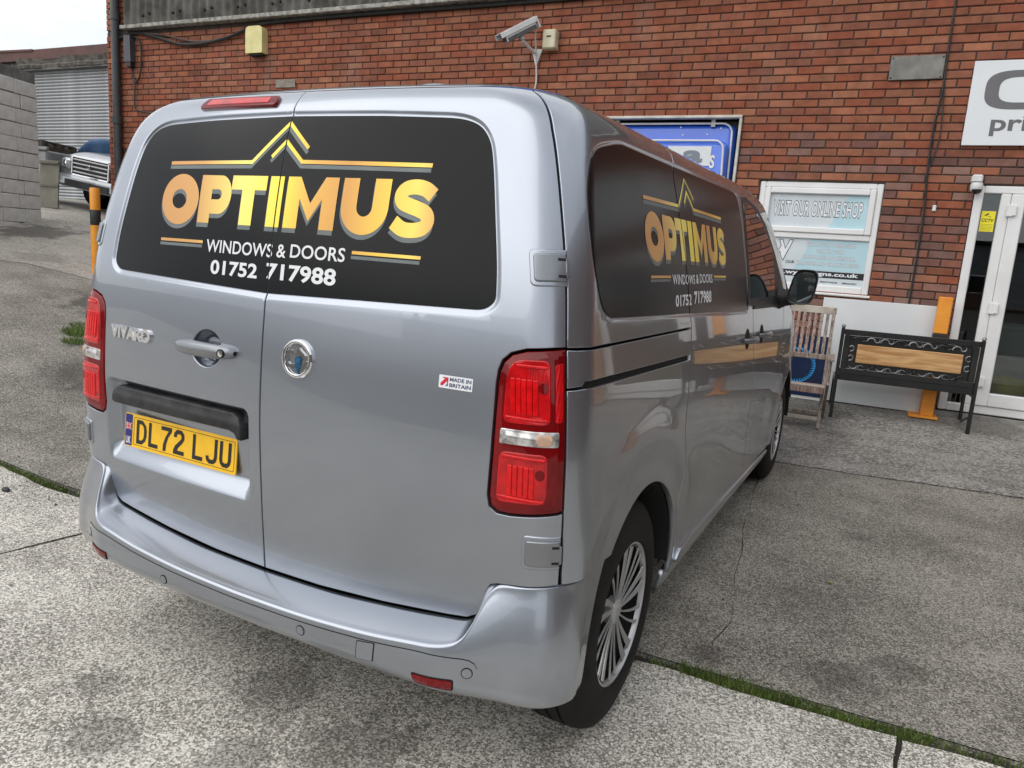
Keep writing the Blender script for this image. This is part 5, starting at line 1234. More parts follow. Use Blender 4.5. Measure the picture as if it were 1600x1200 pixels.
MB().tube(cat([p1+ax*.03-upv*.03,(.03,-.17,.28),(.015,-.10,.20),(.0,-.045,.10),(.01,-.03,-.03),(.015,-.02,-.16),(.0,-.02,-.245),(-.05,-.02,-.275),(-.11,-.02,-.285)]),.0085,6).build('camera_cable',wht,cc,smooth=True)
jb=wallthing('junction_box',-2.165,0,3.65,'cream junction box on the brick wall right of the camera','box')
cream=pm('cream_plastic',lin(214,206,176),.45,var=lin(196,188,158),vscale=12)
MB().box((0,-.055,.10),(.15,.11,.195),b=.012).build('box_body',cream,jb);MB().box((0,-.113,.125),(.05,.006,.012)).build('box_label',grim,jb)
for q in((-.06,.02),(.06,.02),(-.06,.18),(.06,.18)):
    o=MB().lathe([(0,-.004),(.006,-.003),(.007,0)],8,axis='Y').build('screw',cream,jb);o.location=(q[0],-.111,q[1])
be=wallthing('alarm_box',-6.31,0,3.78,'pale yellow alarm bell box high on the brick wall','alarm box')
P_=round_poly([(-.14,0),(.14,0),(.14,.33),(-.14,.33)],[.01,.01,.07,.07],5)
MB().prism([tuple(p) for p in P_],-.11,0).build('box_body',pm('alarm_cream',lin(222,212,150),.45,var=lin(205,196,132),vscale=8),be);MB().box((0,-.05,-.012),(.2,.08,.024)).build('box_base',grim,be)
vt=wallthing('cover_plate',1.41,0,3.355,'grey metal cover plate screwed to the bricks beside the black cable','plate')
MB().box((0,-.012,0),(.435,.022,.205),Ry(-.01),b=.004).build('plate_sheet',pm('zinc_plate',(.24,.235,.215),.6,.3,var=(.15,.145,.13),vscale=9,vdet=7),vt)
for q in((-.2,.085),(.2,.085),(-.2,-.085),(.2,-.085)):
    o=MB().lathe([(0,-.005),(.006,-.004),(.008,0)],8,axis='Y').build('screw',grim,vt);o.location=(q[0],-.0235,q[1])
cb=wallthing('wall_cable',1.63,0,1.2,'thin black cable running down the brick wall beside the window','cable')
blk=pm('black_cable',(.012,.012,.013),.55,var=(.02,.02,.02))
MB().tube(cat([(0,-.013,3.0),(.01,-.014,2.3),(.015,-.016,1.95),(-.005,-.013,1.65),(.0,-.014,1.3),(.03,-.013,.8),(.03,-.013,.05)],8),.010,6).build('cable_run',blk,cb,smooth=True)
MB().tube(cat([(.02,-.016,2.03),(.045,-.02,1.75),(.05,-.02,1.5),(-.005,-.018,1.22),(.0,-.016,1.15)],8),.006,6).build('loose_strand',blk,cb,smooth=True)
wt=wallthing('door_contact',1.735,0,2.11,'tiny white sensor fixed to the bricks left of the door','sensor');MB().box((0,-.012,.02),(.03,.024,.055),b=.005).build('sensor_body',wht,wt)
dc=wallthing('dome_camera',2.025,0,2.30,'small white dome camera on the corner of the door frame','camera')
MB().box((0,-.05,.09),(.085,.10,.07),b=.012).build('camera_mount',wht,dc)
m_=MB();m_.lathe([(.045,.055),(.05,.03),(.048,-.005),(.03,-.03)],20,(.005,-.075,0));m_.build('camera_shell',wht,dc,smooth=True)
m_=MB();m_.lathe([(.044,0),(.038,-.022),(.02,-.038),(.0,-.042)],20,(.008,-.085,-.004));m_.build('camera_dome',pm('smoked_dome',(.01,.01,.01),.08,0,1,rvar=.03),dc,smooth=True)
# drainpipe and cable clutter at the far left corner
dp=wallthing('drainpipe',-8.95,0,.95,'dark grey drainpipe down the left corner of the brick building','drainpipe')
pg=pm('pipe_grey',(.045,.047,.05),.4,var=(.035,.036,.038))
MB().lathe([(.056,0),(.056,5.0)],20,(0,-.07,0)).build('pipe',pg,dp,smooth=True)
for z in(.9,2.02,3.45,4.6):MB().lathe([(.057,-.06),(.068,-.055),(.068,.055),(.057,.06)],20,(0,-.07,z)).build('pipe_collar',pg,dp,smooth=True,angle=30)
for z in(1.6,3.35):MB().box((0,-.015,z),(.19,.03,.03)).build('pipe_clip',pg,dp)
ct=wallthing('cable_box',-8.69,0,3.77,'dark grey cable joint box with looped black cables near the drainpipe','box')
MB().prism([(-.07,0),(.065,0),(.055,.355),(-.07,.355)],-.09,0).build('box_body',pm('slate_plastic',(.06,.063,.072),.5,var=(.05,.052,.06)),ct);MB().box((0,-.045,-.03),(.10,.07,.07)).build('cable_gland',blk,ct)
MB().tube(cat([(.03,-.03,.33),(.12,-.03,.33),(.20,-.03,.22),(.21,-.03,.0),(.17,-.03,-.2),(.10,-.03,-.27),(.04,-.03,-.2),(.01,-.03,-.06)]),.013,6).build('cable_loop',blk,ct,smooth=True)
MB().tube(cat([(.0,-.03,-.06),(.05,-.03,-.25),(.07,-.03,-.33),(.06,-.03,-.60),(.12,-.03,-.66),(.40,-.03,-.70),(.8,-.03,-.72)]),.010,6).build('cable_tail',blk,ct,smooth=True)
MB().tube(cat([(-.33,-.03,.40),(-.25,-.05,.36),(-.18,-.04,.34),(-.10,-.03,.37),(-.02,-.03,.36)]),.013,6).build('cable_lead',blk,ct,smooth=True)
hc=wallthing('hanging_cable',-8.6,0,4.1,'black cables sagging under the cladding along the wall head','cable')
MB().tube(cat([(-.4,-.02,.0),(.0,-.03,.06),(.45,-.03,-.02),(.9,-.04,-.13),(1.35,-.04,-.14),(1.8,-.04,-.08),(2.25,-.04,.03),(2.6,-.04,.06),(4.0,-.04,.07),(6.2,-.04,.06),(9,-.04,.07),(15,-.04,.07)],8),.020,6).build('cable_bundle',blk,hc,smooth=True)
MB().tube(cat([(.1,-.03,.06),(.6,-.03,.0),(1.1,-.04,-.10),(1.5,-.04,-.11),(1.9,-.04,-.05),(2.4,-.04,.05)],8),.012,6).build('cable_strand',pm('brown_cable',(.10,.07,.06),.6,var=(.06,.05,.04)),hc,smooth=True)
vb=wallthing('air_vent',-5.86,0,3.36,'small pale vent plate in the brickwork above the van roof','vent');MB().box((0,-.008,.05),(.32,.016,.10),b=.004).build('vent_plate',pm('vent_pale',(.28,.25,.21),.8,var=(.2,.17,.14),vscale=20),vb)
# ------------------------------------------------------------------ far left: bollard, block wall, shutter building, vehicles and scrap
yel=pm('bollard_yellow',lin(236,158,40),.45,var=lin(222,140,30),vscale=7,coat=.2);bkp=pm('bollard_black',(.02,.02,.02),.5)
bo=empty('bollard',(-7.39,4.41,float(GZ(-7.39,4.41))),0,'yellow steel bollard with black band near the brick corner','bollard')
MB().lathe([(.058,-.05),(.058,.60)],24).build('post',yel,bo,smooth=True)
MB().lathe([(.0585,.60),(.0595,.602),(.0595,.785),(.0585,.787)],24).build('black_band',bkp,bo,smooth=True)
MB().lathe([(.058,.787),(.058,1.04),(.052,1.052),(.0,1.056)],24).build('post_top',yel,bo,smooth=True,angle=50)
# block wall
bw=empty('block_wall',(-11.25,5.80,0),math.atan2(-.73,.27),'grey concrete block wall at the left edge of the yard','wall')
bmat=pm('concrete_block',(.72,.71,.68),.95,var=(.60,.59,.56),vscale=7,vdet=6,bump=.6,bscale=70,bdist=.004,coords='Object')
MB().box((2.0,.10,2.2),(3.98,.17,3.05)).build('mortar_core',pm('block_mortar',(.22,.215,.20),.95,var=(.13,.125,.115),vscale=8,bump=.5,bscale=80),bw)
bv=[]
for _ in range(5):
    j=lambda:random.uniform(-.003,.003);m_=MB();m_.box((0,0,0),(.43,.20,.205),b=.008);m_.v=[x+rng.normal(0,.0025,x.shape) for x in m_.v];o=m_.build('block',bmat,bw);bv.append(o.data);bpy.data.objects.remove(o)
for r in range(14):
    z=.7375+.2175*r+.108
    x=.005-(.11 if r%2 else .0)
    while x<3.95:
        a=max(x,.0);b=min(x+.4425,4.0)-.0115
        if b-a>.06 and not(r==13 and random.random()<.25):
            if b-a>.42: o=bpy.data.objects.new('block',random.choice(bv));COL.objects.link(o)
            else: o=MB().box((0,0,0),(b-a,.20,.205),b=.008).build('block',bmat,bw)
            o.parent=bw;o.location=((a+b)/2,.10+random.uniform(-.004,.004),z+random.uniform(-.003,.003));o.rotation_euler=(0,random.uniform(-.006,.006),0)
        x+=.4425
# shutter building
sb=empty('shutter_building',(-17.5,10.02,1.7),math.radians(2.3),'old workshop with grey roller shutter beyond the brick corner','building')
fas=pm('fascia_brown',lin(92,54,48),.6,var=lin(74,44,40),vscale=4)
MB().box((1.5,-.12,3.73),(9.5,.05,.24)).build('fascia',fas,sb);MB().box((-1.9,-.15,3.86),(2.6,.04,.05),Ry(.02)).build('roof_edge',fas,sb)
tim=pm('weathered_timber',(.16,.145,.125),.9,var=(.05,.045,.04),vscale=6,vdet=7,bump=.8,bscale=30,bdist=.01)
bmx=MB()
xs_=np.linspace(-1.25,5,34);A_=[]
for x in xs_:
    h0=3.40+.03*float(vnoise(x*3,.3,1));h1=3.62+.05*float(vnoise(x*2.2,.7,2));d=-.13-.05*float(vnoise(x*4,.2,3));A_.append([(x,-.03,h0),(x,d,h0),(x,d-.02,h0+.07),(x,d+.03,h0+.11),(x,d-.01,h1),(x,-.03,h1)])
bmx.grid(np.array(A_)).build('timber_beam',tim,sb)
MB().box((1.9,-.05,3.40),(6.4,.16,.05)).build('shutter_lintel',pm('lintel_grey',(.16,.16,.155),.7,var=(.1,.1,.1)),sb)
sm=pm('galvanised_slat',(.36,.37,.38),.42,.55,var=(.26,.27,.28),vscale=3,vdet=6)
sp_=MB();t=np.linspace(0,1,7);A_=np.array([[(x,-.018*math.sin(PI*q)**.8,.072*q) for q in t] for x in(-1.02,5.2)]);s0=sp_.grid(A_).build('slat',sm,sb,smooth=True,angle=70)
for k in range(45):
    o=s0 if k==0 else bpy.data.objects.new('slat',s0.data)
    if k:COL.objects.link(o);o.parent=sb
    o.location=(0,.03,.0+k*.0755)
MB().box((2.0,.06,1.7),(6.5,.02,3.5)).build('slat_gap',grim,sb)
MB().box((-1.12,-.02,1.72),(.16,.2,3.4)).build('jamb',pm('jamb',(.20,.12,.10),.9,var=(.12,.08,.07)),sb)
for k,x in enumerate((-1.42,-1.62,-1.83,-2.05,-2.28,-2.5)):
    MB().box((x,-.02,3.0),(.17,.05,1.2),Ry(random.uniform(-.02,.02))).build('board',tim,sb)
MB().box((-2.6,.1,1.4),(2.8,.2,2.9)).build('front_wall',bmat,sb)
MB().box((1.5,4.2,3.8),(9.4,8.4,.12)).build('roof_sheet',grim,sb);m_=MB();m_.box((-3.9,4.2,1.6),(.2,8.2,4.2));m_.box((5.9,4.2,1.6),(.2,8.2,4.2));m_.build('gable_wall',bmat,sb)
# parked four by four, nose towards the yard, leaning with the slope
suv=empty('parked_suv',(-11.9,7.25,float(GZ(-11.9,7.6))-.02),0,'silver off road car with chrome grille bars parked beyond the brick corner','car')
suv.rotation_euler=(0,math.radians(7.5),math.radians(6))
sp2=pm('suv_silver',(.36,.375,.39),.28,.6,.8,var=(.32,.335,.35));
def suv_build(t,paint):
    # length along +y from the nose, width 1.8
    prof=[(-.02,.42,.80),(0.,.62,.86),(.02,.85,.88),(.10,1.02,.87),(.25,1.07,.86),(.9,1.13,.88),(1.05,1.14,.88)]
    def sect(y,z0,z1,w_,n=12,p=.35):
        q=[]
        for a in np.linspace(0,PI,n):
            c,s=math.cos(a),math.sin(a);q.append((w_*np.sign(c)*abs(c)**p,y,z0+(z1-z0)*abs(s)**p))
        return q
    A_=np.array([sect(y,.38,zt,w_) for y,zt,w_ in prof]);m_=MB().grid(A_);k=A_[0];m_.add(k,[tuple(range(len(k)))]);m_.build('bonnet',paint,t,smooth=True,angle=50)
    A_=np.array([sect(y,.38,zt,w_) for y,zt,w_ in((1.04,1.12,.89),(1.6,1.14,.90),(3.0,1.16,.90),(4.2,1.14,.88),(4.5,1.05,.84),(4.55,.6,.80))]);m_=MB().grid(A_);k=A_[-1];m_.add(k,[tuple(range(len(k)))]);bd=m_.build('body',paint,t,smooth=True,angle=50)
    A_=np.array([sect(y,1.05,zt,w_,12,.3) for y,zt,w_ in((1.0,1.14,.80),(1.75,1.72,.68),(2.2,1.80,.67),(3.9,1.78,.67),(4.35,1.15,.78))]);MB().grid(A_).build('cabin',M['glass_dark'] if False else pm('suv_glass',(.015,.017,.02),.08,0,1,var=(.03,.035,.04)),t,smooth=True,angle=50)
    A_=np.array([sect(y,1.74,zt,w_,10,.3) for y,zt,w_ in((1.78,1.76,.66),(2.2,1.83,.68),(3.9,1.81,.68),(4.0,1.77,.66))]);MB().grid(A_).build('roof',paint,t,smooth=True)
    m_=MB();m_.box((0,-.05,.50),(1.74,.16,.22),b=.05);fb=m_.build('bumper',paint,t)
    m_=MB();m_.box((0,-.135,.47),(1.1,.03,.12));m_.build('lower_intake',grim,t)
    m_=MB();m_.box((0,-.035,.79),(.92,.06,.34),b=.02);g=m_.build('grille',grim,t)
    for z in(.685,.76,.835,.905):
        m_=MB();m_.box((0,-.072,z),(.88,.03,.026),b=.006);m_.build('grille_bar',M['rimsilver'],g)
    m_=MB()
    for x0,x1,z0,z1 in((-.46,.46,.94,.97),(-.46,.46,.61,.64)):m_.box(((x0+x1)/2,-.07,(z0+z1)/2),(x1-x0,.04,z1-z0),b=.008)
    for s in(-1,1):m_.box((s*.46,-.07,.79),(.03,.04,.30),b=.008)
    m_.build('grille_surround',M['chrome'],g)
    # three pointed badge made of plain diamonds
    m_=MB()
    for a in(90,210,330):
        d=np.array([math.cos(math.radians(a)),math.sin(math.radians(a))]);e=np.array([-d[1],d[0]]);P_=[(0,0),d*.03+e*.018,d*.06,d*.03-e*.018];m_.prism([(p[0],.80+p[1]) for p in P_],-.10,-.085)
    m_.build('badge',M['chrome'],g)
    for s in(-1,1):
        m_=MB();m_.box((s*.68,-.01,.80),(.30,.10,.20),Rz(s*.28),b=.04);h=m_.build('headlight',pm('lamp_glass',(.62,.64,.66),.08,.4,1,var=(.4,.42,.44),vscale=14),t)
        m_=MB();m_.lathe([(.0,-.07),(.05,-.065),(.07,-.02)],16,(s*.66,-.01,.80),axis='Y');m_.build('lamp_bowl',M['chrome'],h,smooth=True)
        for y in(.85,3.6):
            m_=MB();m_.lathe([(.2,-.1),(.33,-.11),(.36,-.08),(.36,.08),(.33,.11),(.2,.1)],28,axis='X');w_=m_.build('wheel',M['rubber'],t,smooth=True);w_.location=(s*.80,y,.36)
            m_=MB();m_.lathe([(0,s*.07),(.08,s*.09),(.20,s*.08),(.205,s*.1)],24,axis='X');m_.build('rim',M['rimsilver'],w_,smooth=True)
        m_=MB();m_.box((s*.98,1.35,1.15),(.16,.12,.14),b=.04);m_.build('door_mirror',paint,t)
suv_build(suv,sp2)
# scrap beside it
ut=empty('utility_trailer',(-13.6,7.2,float(GZ(-13.6,7.2))),math.radians(18),'pale metal utility trailer loaded with a pallet beside the shutter','trailer')
pl=pm('pale_metal',(.30,.30,.30),.5,.3,var=(.18,.18,.18),vscale=5)
m_=MB();m_.box((0,0,.62),(1.7,1.2,.5),b=.03);m_.build('trailer_box',pl,ut);m_=MB();m_.box((0,-.6,.90),(1.76,.06,.06),b=.01);m_.box((0,.6,.90),(1.76,.06,.06),b=.01);m_.build('rim_rail',pl,ut)
m_=MB();m_.lathe([(.16,-.07),(.26,-.08),(.28,0),(.26,.08),(.16,.07)],24,axis='Y');o=m_.build('trailer_wheel',M['rubber'],ut,smooth=True);o.location=(.1,-.66,.28)
pa=empty('wooden_pallet',(-13.62,7.2,float(GZ(-13.6,7.2))+.93),math.radians(24),'dark weathered wooden pallet lying on the utility trailer','pallet')
pt=grain('pallet_wood',(.10,.08,.062),(.05,.04,.032),(30,30,8),.9)
for k in range(6):MB().box((-.5+k*.2,0,.13),(.11,1.0,.022)).build('deck_board',pt,pa)
for y in(-.45,0,.45):
    MB().box((0,y,.075),(1.15,.09,.085)).build('bearer',pt,pa)
    MB().box((0,y,.012),(1.15,.09,.022)).build('base_board',pt,pa)
bg_=MB();A_=[]
for i,zr in enumerate(np.linspace(0,1,7)):
    A_.append([(.26*math.cos(t)*(math.sin(PI*(.12+.8*zr)))*(1+.25*float(vnoise(i*1.3,t*2,4))),.18*math.sin(t)*math.sin(PI*(.12+.8*zr))*(1+.3*float(vnoise(t*2,i,7))),.20*zr) for t in np.linspace(0,2*PI,15)])
o=bg_.grid(np.array(A_)).build('plastic_bag',pm('bag_blue',lin(110,180,205),.4,var=lin(210,215,215),vscale=5),None,smooth=True,angle=40);o.location=(-14.0,7.05,float(GZ(-13.6,7.2))+1.08);tag(o,'pale blue plastic bag on top of the wooden pallet','bag')
lp=empty('leaning_panel',(-12.15,6.62,float(GZ(-12.1,6.6))),math.radians(28),'beige door panel leaning beside the block wall end','panel')
be_=pm('beige_panel',(.20,.19,.155),.7,var=(.14,.13,.10),vscale=4)
R_=Rx(-.12);MB().box((0,.05,.42),(.34,.03,.84),R_,b=.004).build('panel_sheet',be_,lp)
for z in(.04,.40,.80):MB().box((0,.03+.0+.02*(z-.4)/.4,z),(.345,.03,.05),R_,b=.004).build('panel_rail',pm('panel_edge',(.15,.14,.11),.7,var=(.11,.10,.08)),lp)
tp=MB();A_=[[(-.9+1.5*u,.5*v_-.1*math.sin(3*u),.55+.5*u*(1-v_)+.35*math.sin(PI*u)*(1-v_)+.05*math.sin(7*u+3*v_)) for v_ in np.linspace(0,1,8)] for u in np.linspace(0,1,14)]
o=tp.grid(np.array(A_)).build('blue_tarpaulin',pm('tarp_blue',lin(70,100,140),.45,var=lin(90,125,160),vscale=4),None,smooth=True,angle=50);o.location=(-12.75,8.15,float(GZ(-12.8,8.2))+.2);o.rotation_euler=(0,0,.3);tag(o,'crumpled blue tarpaulin heaped behind the parked off road car','tarpaulin')
o.modifiers.new('s','SOLIDIFY').thickness=.01
# ------------------------------------------------------------------ by the shop front
wood=grain('grey_teak',(.34,.29,.245),(.13,.09,.07),(55,55,7),.85)
wood2=grain('red_teak',(.36,.27,.23),(.16,.075,.055),(60,60,7),.8)
wood3=pm('pale_teak',(.52,.47,.40),.85,var=(.36,.31,.26),vscale=9,vdet=6,bump=.5,bscale=40,bdist=.003)
cz=float(GZ(1.1,5.46));ch=empty('folding_chair',(.88,5.45,cz),math.radians(4),'weathered slatted wooden folding chair between the van and the black bench','chair')
def beam(mb,p,q,w_,t,b=.004,up=(1,0,0)):
    p=np.array(p,float);q=np.array(q,float);ax=q-p;L_=np.linalg.norm(ax);ax/=L_;u=np.array(up,float);u=u-(u@ax)*ax;u/=np.linalg.norm(u);v_=np.cross(ax,u);mb.box((p+q)/2,(w_,t,L_),np.stack([u,v_,ax],1),b=b);return mb
XW=.215
def bk(z): return .0+(z/1.05)*.31      # the back leans away from the viewer
for s in(-1,1):
    beam(MB(),(s*XW,-.02,.0),(s*XW,.30,1.05),.028,.05).build('stile',wood,ch)
    beam(MB(),(s*(XW+.03),.42,.02),(s*(XW+.03),-.16,.44),.026,.045).build('rear_leg',wood,ch)
    beam(MB(),(s*(XW+.03),-.22,.64),(s*(XW+.03),.20,.645),.05,.022).build('arm_rest',wood,ch)
    beam(MB(),(s*(XW+.03),-.14,.42),(s*(XW+.03),-.14,.63),.024,.035).build('arm_post',wood,ch)
beam(MB(),(-XW-.02,bk(1.03),1.03),(XW+.02,bk(1.03),1.03),.065,.03,up=(0,0,1)).build('top_rail',wood3,ch)
beam(MB(),(-XW,bk(.62),.62),(XW,bk(.62),.62),.045,.028,up=(0,0,1)).build('lower_rail',wood,ch)
for k in range(8):
    x=-XW+.047+k*.048;beam(MB(),(x,bk(.64),.64),(x,bk(1.0),1.0),.027,.012,.002).build('back_slat',wood2 if k<6 else wood,ch)
for k in range(6):
    y=-.20+k*.062;beam(MB(),(-XW-.01,y,.405+.006*k*-1),(XW+.01,y,.405-.006*k),.05,.014,.002,up=(0,1,0)).build('seat_slat',wood3 if k<2 else wood2,ch)
beam(MB(),(-XW,-.215,.37),(XW,-.215,.37),.05,.024,up=(0,0,1)).build('seat_rail',wood2,ch)
beam(MB(),(-XW,.0,.09),(XW,.0,.09),.035,.022,up=(0,0,1)).build('foot_rail',wood3,ch)
beam(MB(),(-XW,.36,.08),(XW,.36,.08),.035,.022,up=(0,0,1)).build('foot_rail',wood,ch)
# black bench
bkm=pm('black_iron',(.010,.010,.011),.32,.2,.3,var=(.016,.016,.016),vscale=12);bsc=pm('worn_iron',(.30,.30,.31),.4,.5,var=(.12,.12,.125),vscale=18)
bn=empty('garden_bench',(1.163,5.875,float(GZ(1.163,5.875))),math.radians(5.6),'black iron garden bench with scrollwork back and wooden plank, seen from behind','bench')
BW=1.10
for x in(0,BW):
    beam(MB(),(x,0,0),(x,.0,.83),.030,.030).build('post',bkm,bn);m_=MB();m_.lathe([(.012,0),(.019,.012),(.012,.028),(0,.032)],12,(x,0,.83));m_.build('finial',bsc,bn,smooth=True)
    beam(MB(),(x,.40,.0),(x,.40,.36),.028,.028).build('front_leg',bkm,bn);beam(MB(),(x,.0,.34),(x,.42,.36),.028,.028).build('seat_bearer',bkm,bn)
    beam(MB(),(x,.02,.16),(x,.38,.05),.012,.02).build('leg_brace',bkm,bn)
for z,h in((.795,.05),(.44,.05),(.385,.06)):
    beam(MB(),(.016,0,z),(BW-.016,0,z),h,.022,up=(0,0,1)).build('back_rail',bkm,bn)
for x in(.045,BW-.045):beam(MB(),(x,0,.466),(x,0,.769),.05,.02).build('back_stile',bkm,bn)
m_=MB();m_.box((BW/2,.012,.617),(1.0,.004,.30));m_.build('back_sheet',bkm,bn)
m_=MB();m_.box((BW/2,-.024,.612),(.83,.022,.165),b=.004);m_.build('plank',grain('pine_plank',lin(210,168,116),lin(170,122,74),(2.5,30,26),.6),bn)
def scroll(cx,cz,r,t0,t1,gr=.0): 
    t=np.linspace(t0,t1,16);return [(cx+(r-gr*i/15)*math.cos(a),-.004,cz+(r-gr*i/15)*math.sin(a)) for i,a in enumerate(t)]
k=0
for x in np.arange(.125,BW-.08,.112):
    for zc,sg in((.735,1),(.492,-1)):
        m_=MB();m_.tube(scroll(x,zc-.012*sg,.040,.1*PI if sg>0 else 1.1*PI,PI if sg>0 else 2*PI,.012),.0065,6);m_.tube(scroll(x+.056,zc+.010*sg,.026,1.1*PI if sg>0 else .1*PI,2.2*PI if sg>0 else 1.2*PI,.010),.0055,6)
        m_.build('scroll',bsc if k%3 else bkm,bn,smooth=True);k+=1
for x,sg in((.088,1),(BW-.088,-1)):
    for zc in(.57,.655):
        m_=MB();m_.tube(scroll(x,zc,.030,-.6*PI if sg>0 else .4*PI,.9*PI if sg>0 else 1.9*PI,.016),.006,6);m_.build('scroll',bsc,bn,smooth=True)
for k in range(5):
    y=.05+k*.085;beam(MB(),(.0,y,.372),(BW,y,.372),.06,.016,.003,up=(0,1,0)).build('seat_slat',bkm,bn)
beam(MB(),(.0,.415,.35),(BW,.415,.35),.05,.02,up=(0,0,1)).build('seat_rail',bkm,bn)
# white board behind the bench
wb=empty('white_board',tuple(w2(1.44,-.10,float(GZ(1.44,6.4)))),WROT,'large plain white board leaning on the bricks behind the bench','board')
MB().box((0,.045,.505),(1.04,.02,1.00),Rx(-.06),b=.003).build('board_sheet',pm('board_white',(.66,.68,.69),.45,var=(.60,.62,.63),vscale=2),wb)
MB().box((0,.066,.505),(.98,.02,.05),Rx(-.06)).build('back_batten',wood3,wb)
# blue sign with ring
bs=empty('round_logo_board',tuple(w2(.70,-.12,float(GZ(.7,6.35)))),WROT,'dark blue board with a light blue ring standing behind the wooden chair','board')
MB().box((0,.03,.33),(.66,.02,.60),Rx(-.08),b=.003).build('board_sheet',pm('navy_board',lin(8,34,72),.35,var=lin(6,28,60)),bs)
t=np.linspace(0,2*PI,40);m_=MB();m_.add(np.concatenate([np.c_[.06+.175*np.cos(t),.010+(.36+.175*np.sin(t)-.36)*.08,.36-.03+.175*np.sin(t)],np.c_[.06+.135*np.cos(t),.010+(.135*np.sin(t))*.08,.33+.135*np.sin(t)]]),[(i,i+1,41+i-1,40+i) for i in range(39)]);m_.build('ring',pm('ring_blue',lin(40,150,215),.4,var=lin(36,140,205)),bs)
MB().box((.20,.02,.04),(.30,.03,.08)).build('board_foot',upvc,bs)
# orange post
op=empty('steel_post',tuple(w2(1.955,-.17,float(GZ(1.98,6.3)))),WROT,'orange painted steel post with black band beside the glazed door','post')
org=pm('post_orange',lin(240,160,52),.5,var=lin(226,140,40),vscale=6)
MB().box((-.02,0,.33),(.11,.09,.66),b=.006).build('post_lower',org,op);MB().box((-.02,0,.72),(.112,.092,.115),b=.006).build('black_band',bkp,op);MB().box((-.02,0,.945),(.11,.09,.33),b=.006).build('post_upper',org,op);MB().box((-.05,-.01,.012),(.24,.2,.024),b=.004).build('base_plate',org,op)
# things seen through the glazed door
def bucket(name,s,d,z,r0,r1,h,mat,label,cat_):
    e=empty(name,tuple(w2(s,d,z)),WROT,label,cat_);MB().lathe([(0,.002),(r0,0),(r1,h),(r1+.012,h),(r1+.012,h+.015),(r1-.004,h+.015),(r0-.006,.012)],28).build('tub',mat,e,smooth=True,angle=40);MB().tube([(r1*math.cos(a),.01,h-.02+.0*a-.05*math.sin(a)) for a in np.linspace(0,PI,12)],.004,5).build('handle',pipe,e);return e
bucket('yellow_bucket',2.60,.24,.31,.13,.17,.30,pm('bucket_yellow',lin(224,214,30),.4,var=lin(210,198,24)),'yellow plastic bucket standing inside the glazed door','bucket')
e=empty('waste_bin',tuple(w2(2.66,.62,.31)),WROT,'pale grey tall bin inside the glazed door behind the yellow bucket','bin');m_=MB();rr=[]
for z,k in((0,.85),(.75,1.),(.76,1.06),(.80,1.06),(.80,.98)):
    P_=round_poly([(-.2*k,-.17*k),(.2*k,-.17*k),(.2*k,.17*k),(-.2*k,.17*k)],.04,4);P_=np.vstack([P_,P_[:1]]);rr.append(np.c_[P_,np.full(len(P_),z)])
m_.grid(np.array(rr)).build('bin_body',pm('bin_grey',(.50,.52,.52),.5,var=(.45,.47,.47)),e,smooth=True,angle=40);MB().box((0,0,.81),(.43,.37,.02),b=.006).build('bin_lid',pm('bin_lid',(.40,.42,.42),.5,var=(.36,.38,.38)),e)
e=empty('floor_sign',tuple(w2(2.95,.30,.31)),WROT,'yellow caution board standing inside the door at the frame edge','sign');MB().box((0,.0,.3),(.30,.02,.62),Rx(-.15),b=.01).build('sign_face',pm('caution_yellow',lin(240,180,20),.4,var=lin(230,168,16)),e);MB().box((0,.16,.3),(.30,.02,.62),Rx(.15),b=.01).build('sign_back',pm('caution_yellow2',lin(240,180,20),.4,var=lin(230,168,16)),e)
e=empty('paper_roll',tuple(w2(2.12,.22,.31)),WROT,'white roll of vinyl standing behind the narrow side light','roll');MB().lathe([(0,0),(.06,0),(.06,.72),(.02,.72),(.02,.70),(0,.70)],24).build('roll_body',pm('roll_white',(.66,.68,.68),.5,var=(.6,.62,.62)),e,smooth=True,angle=40);MB().lathe([(.018,.68),(.022,.74),(.018,.745)],16).build('roll_core',pm('card_core',(.3,.22,.14),.8,var=(.25,.18,.11)),e)
MB().box((3.0,3.0,.26),(3.9,5.2,.06)).build('shop_floor',pm('floor_grey',(.16,.16,.16),.5,var=(.12,.12,.12)),bld)
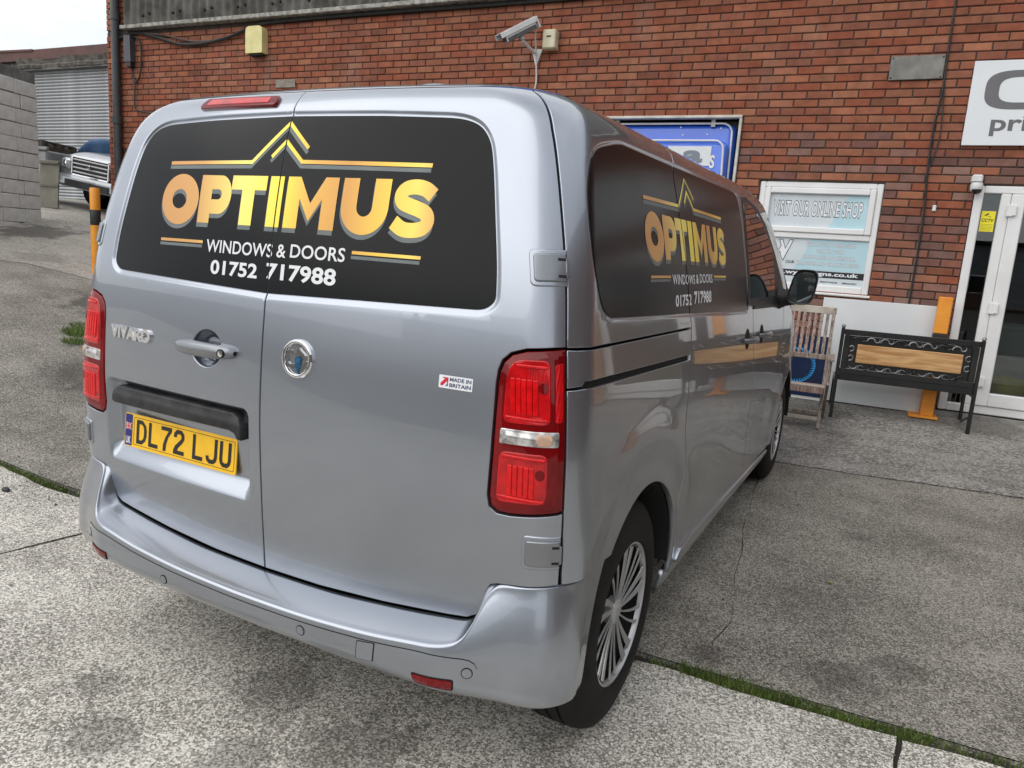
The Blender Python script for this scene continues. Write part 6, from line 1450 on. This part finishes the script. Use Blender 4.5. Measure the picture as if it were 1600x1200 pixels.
# ------------------------------------------------------------------ across the yard, behind the viewer (seen only as reflections in the paint and glass)
iu=empty('industrial_unit',(-2,-42,0),PI,'low grey industrial unit across the yard, reflected in the van','building')
cladm=pm('unit_cladding',(.20,.205,.21),.6,.1,var=(.17,.175,.18),vscale=1.2);MB().box((0,4.2,2.1),(44,8,4.2),b=.05).build('wall',cladm,iu)
MB().box((0,4.2,4.3),(44.6,8.6,.24),b=.04).build('roof',grim,iu);MB().box((0,.17,.55),(44.2,.12,1.1)).build('plinth',pm('unit_brick',(.16,.085,.06),.9,var=(.12,.07,.05)),iu)
for x in(-17,-8.5,0,8.5,17):
    d=MB().box((x,.15,1.95),(3.6,.10,3.7),b=.02).build('loading_door',pm('unit_door',(.30,.31,.32),.5,.3,var=(.26,.27,.28)),iu)
    for z in np.arange(.5,3.7,.4):MB().box((x,.09,z),(3.5,.02,.03)).build('door_rib',cladm,d)
    f_=MB().box((x+3.1,.15,1.6),(1.2,.10,1.2),b=.02).build('window',upvc,iu);MB().box((x+3.1,.09,1.6),(1.05,.02,1.05)).build('pane',M['glass_dark'] if False else pm('unit_glass',(.02,.022,.025),.08,var=(.03,.03,.035)),f_)
rb_=empty('unseen_side_unit',(10.5,1.0,0),math.radians(-88),'unseen brown brick side building right of the yard, made tall and close to darken the van side','building')  # unseen building, height and distance chosen to darken reflections on the van side
MB().box((0,4.0,3.2),(22,8,6.4),b=.04).build('wall',pm('side_unit_brick',(.17,.10,.075),.9,var=(.12,.075,.06),vscale=2),rb_);MB().box((0,4.0,6.5),(22.6,8.6,.22),b=.04).build('roof',grim,rb_)
for x in(-7,-2,4):
    f_=MB().box((x,-.03,1.7),(1.9,.10,1.3),b=.02).build('window',upvc,rb_);MB().box((x,-.09,1.7),(1.7,.02,1.1)).build('pane',pm('side_glass2',(.02,.022,.025),.08,var=(.03,.03,.035)),f_)
MB().box((7.8,-.03,1.5),(2.8,.1,3.0),b=.02).build('loading_door',pm('side_door',(.40,.41,.42),.5,var=(.36,.37,.38)),rb_)
ps=empty('plywood_sheet',tuple(w2(3.75,-.16,.27)),WROT,'brown plywood sheet leaning right of the glazed door, reflected in the van','board')
MB().box((0,.05,.62),(.85,.018,1.22),Rx(-.08),b=.002).build('sheet',pm('plywood',lin(176,132,84),.7,var=lin(150,106,64),vscale=3,vdet=6),ps);MB().box((0,.075,.3),(.8,.02,.06),Rx(-.08)).build('batten',wood3,ps)
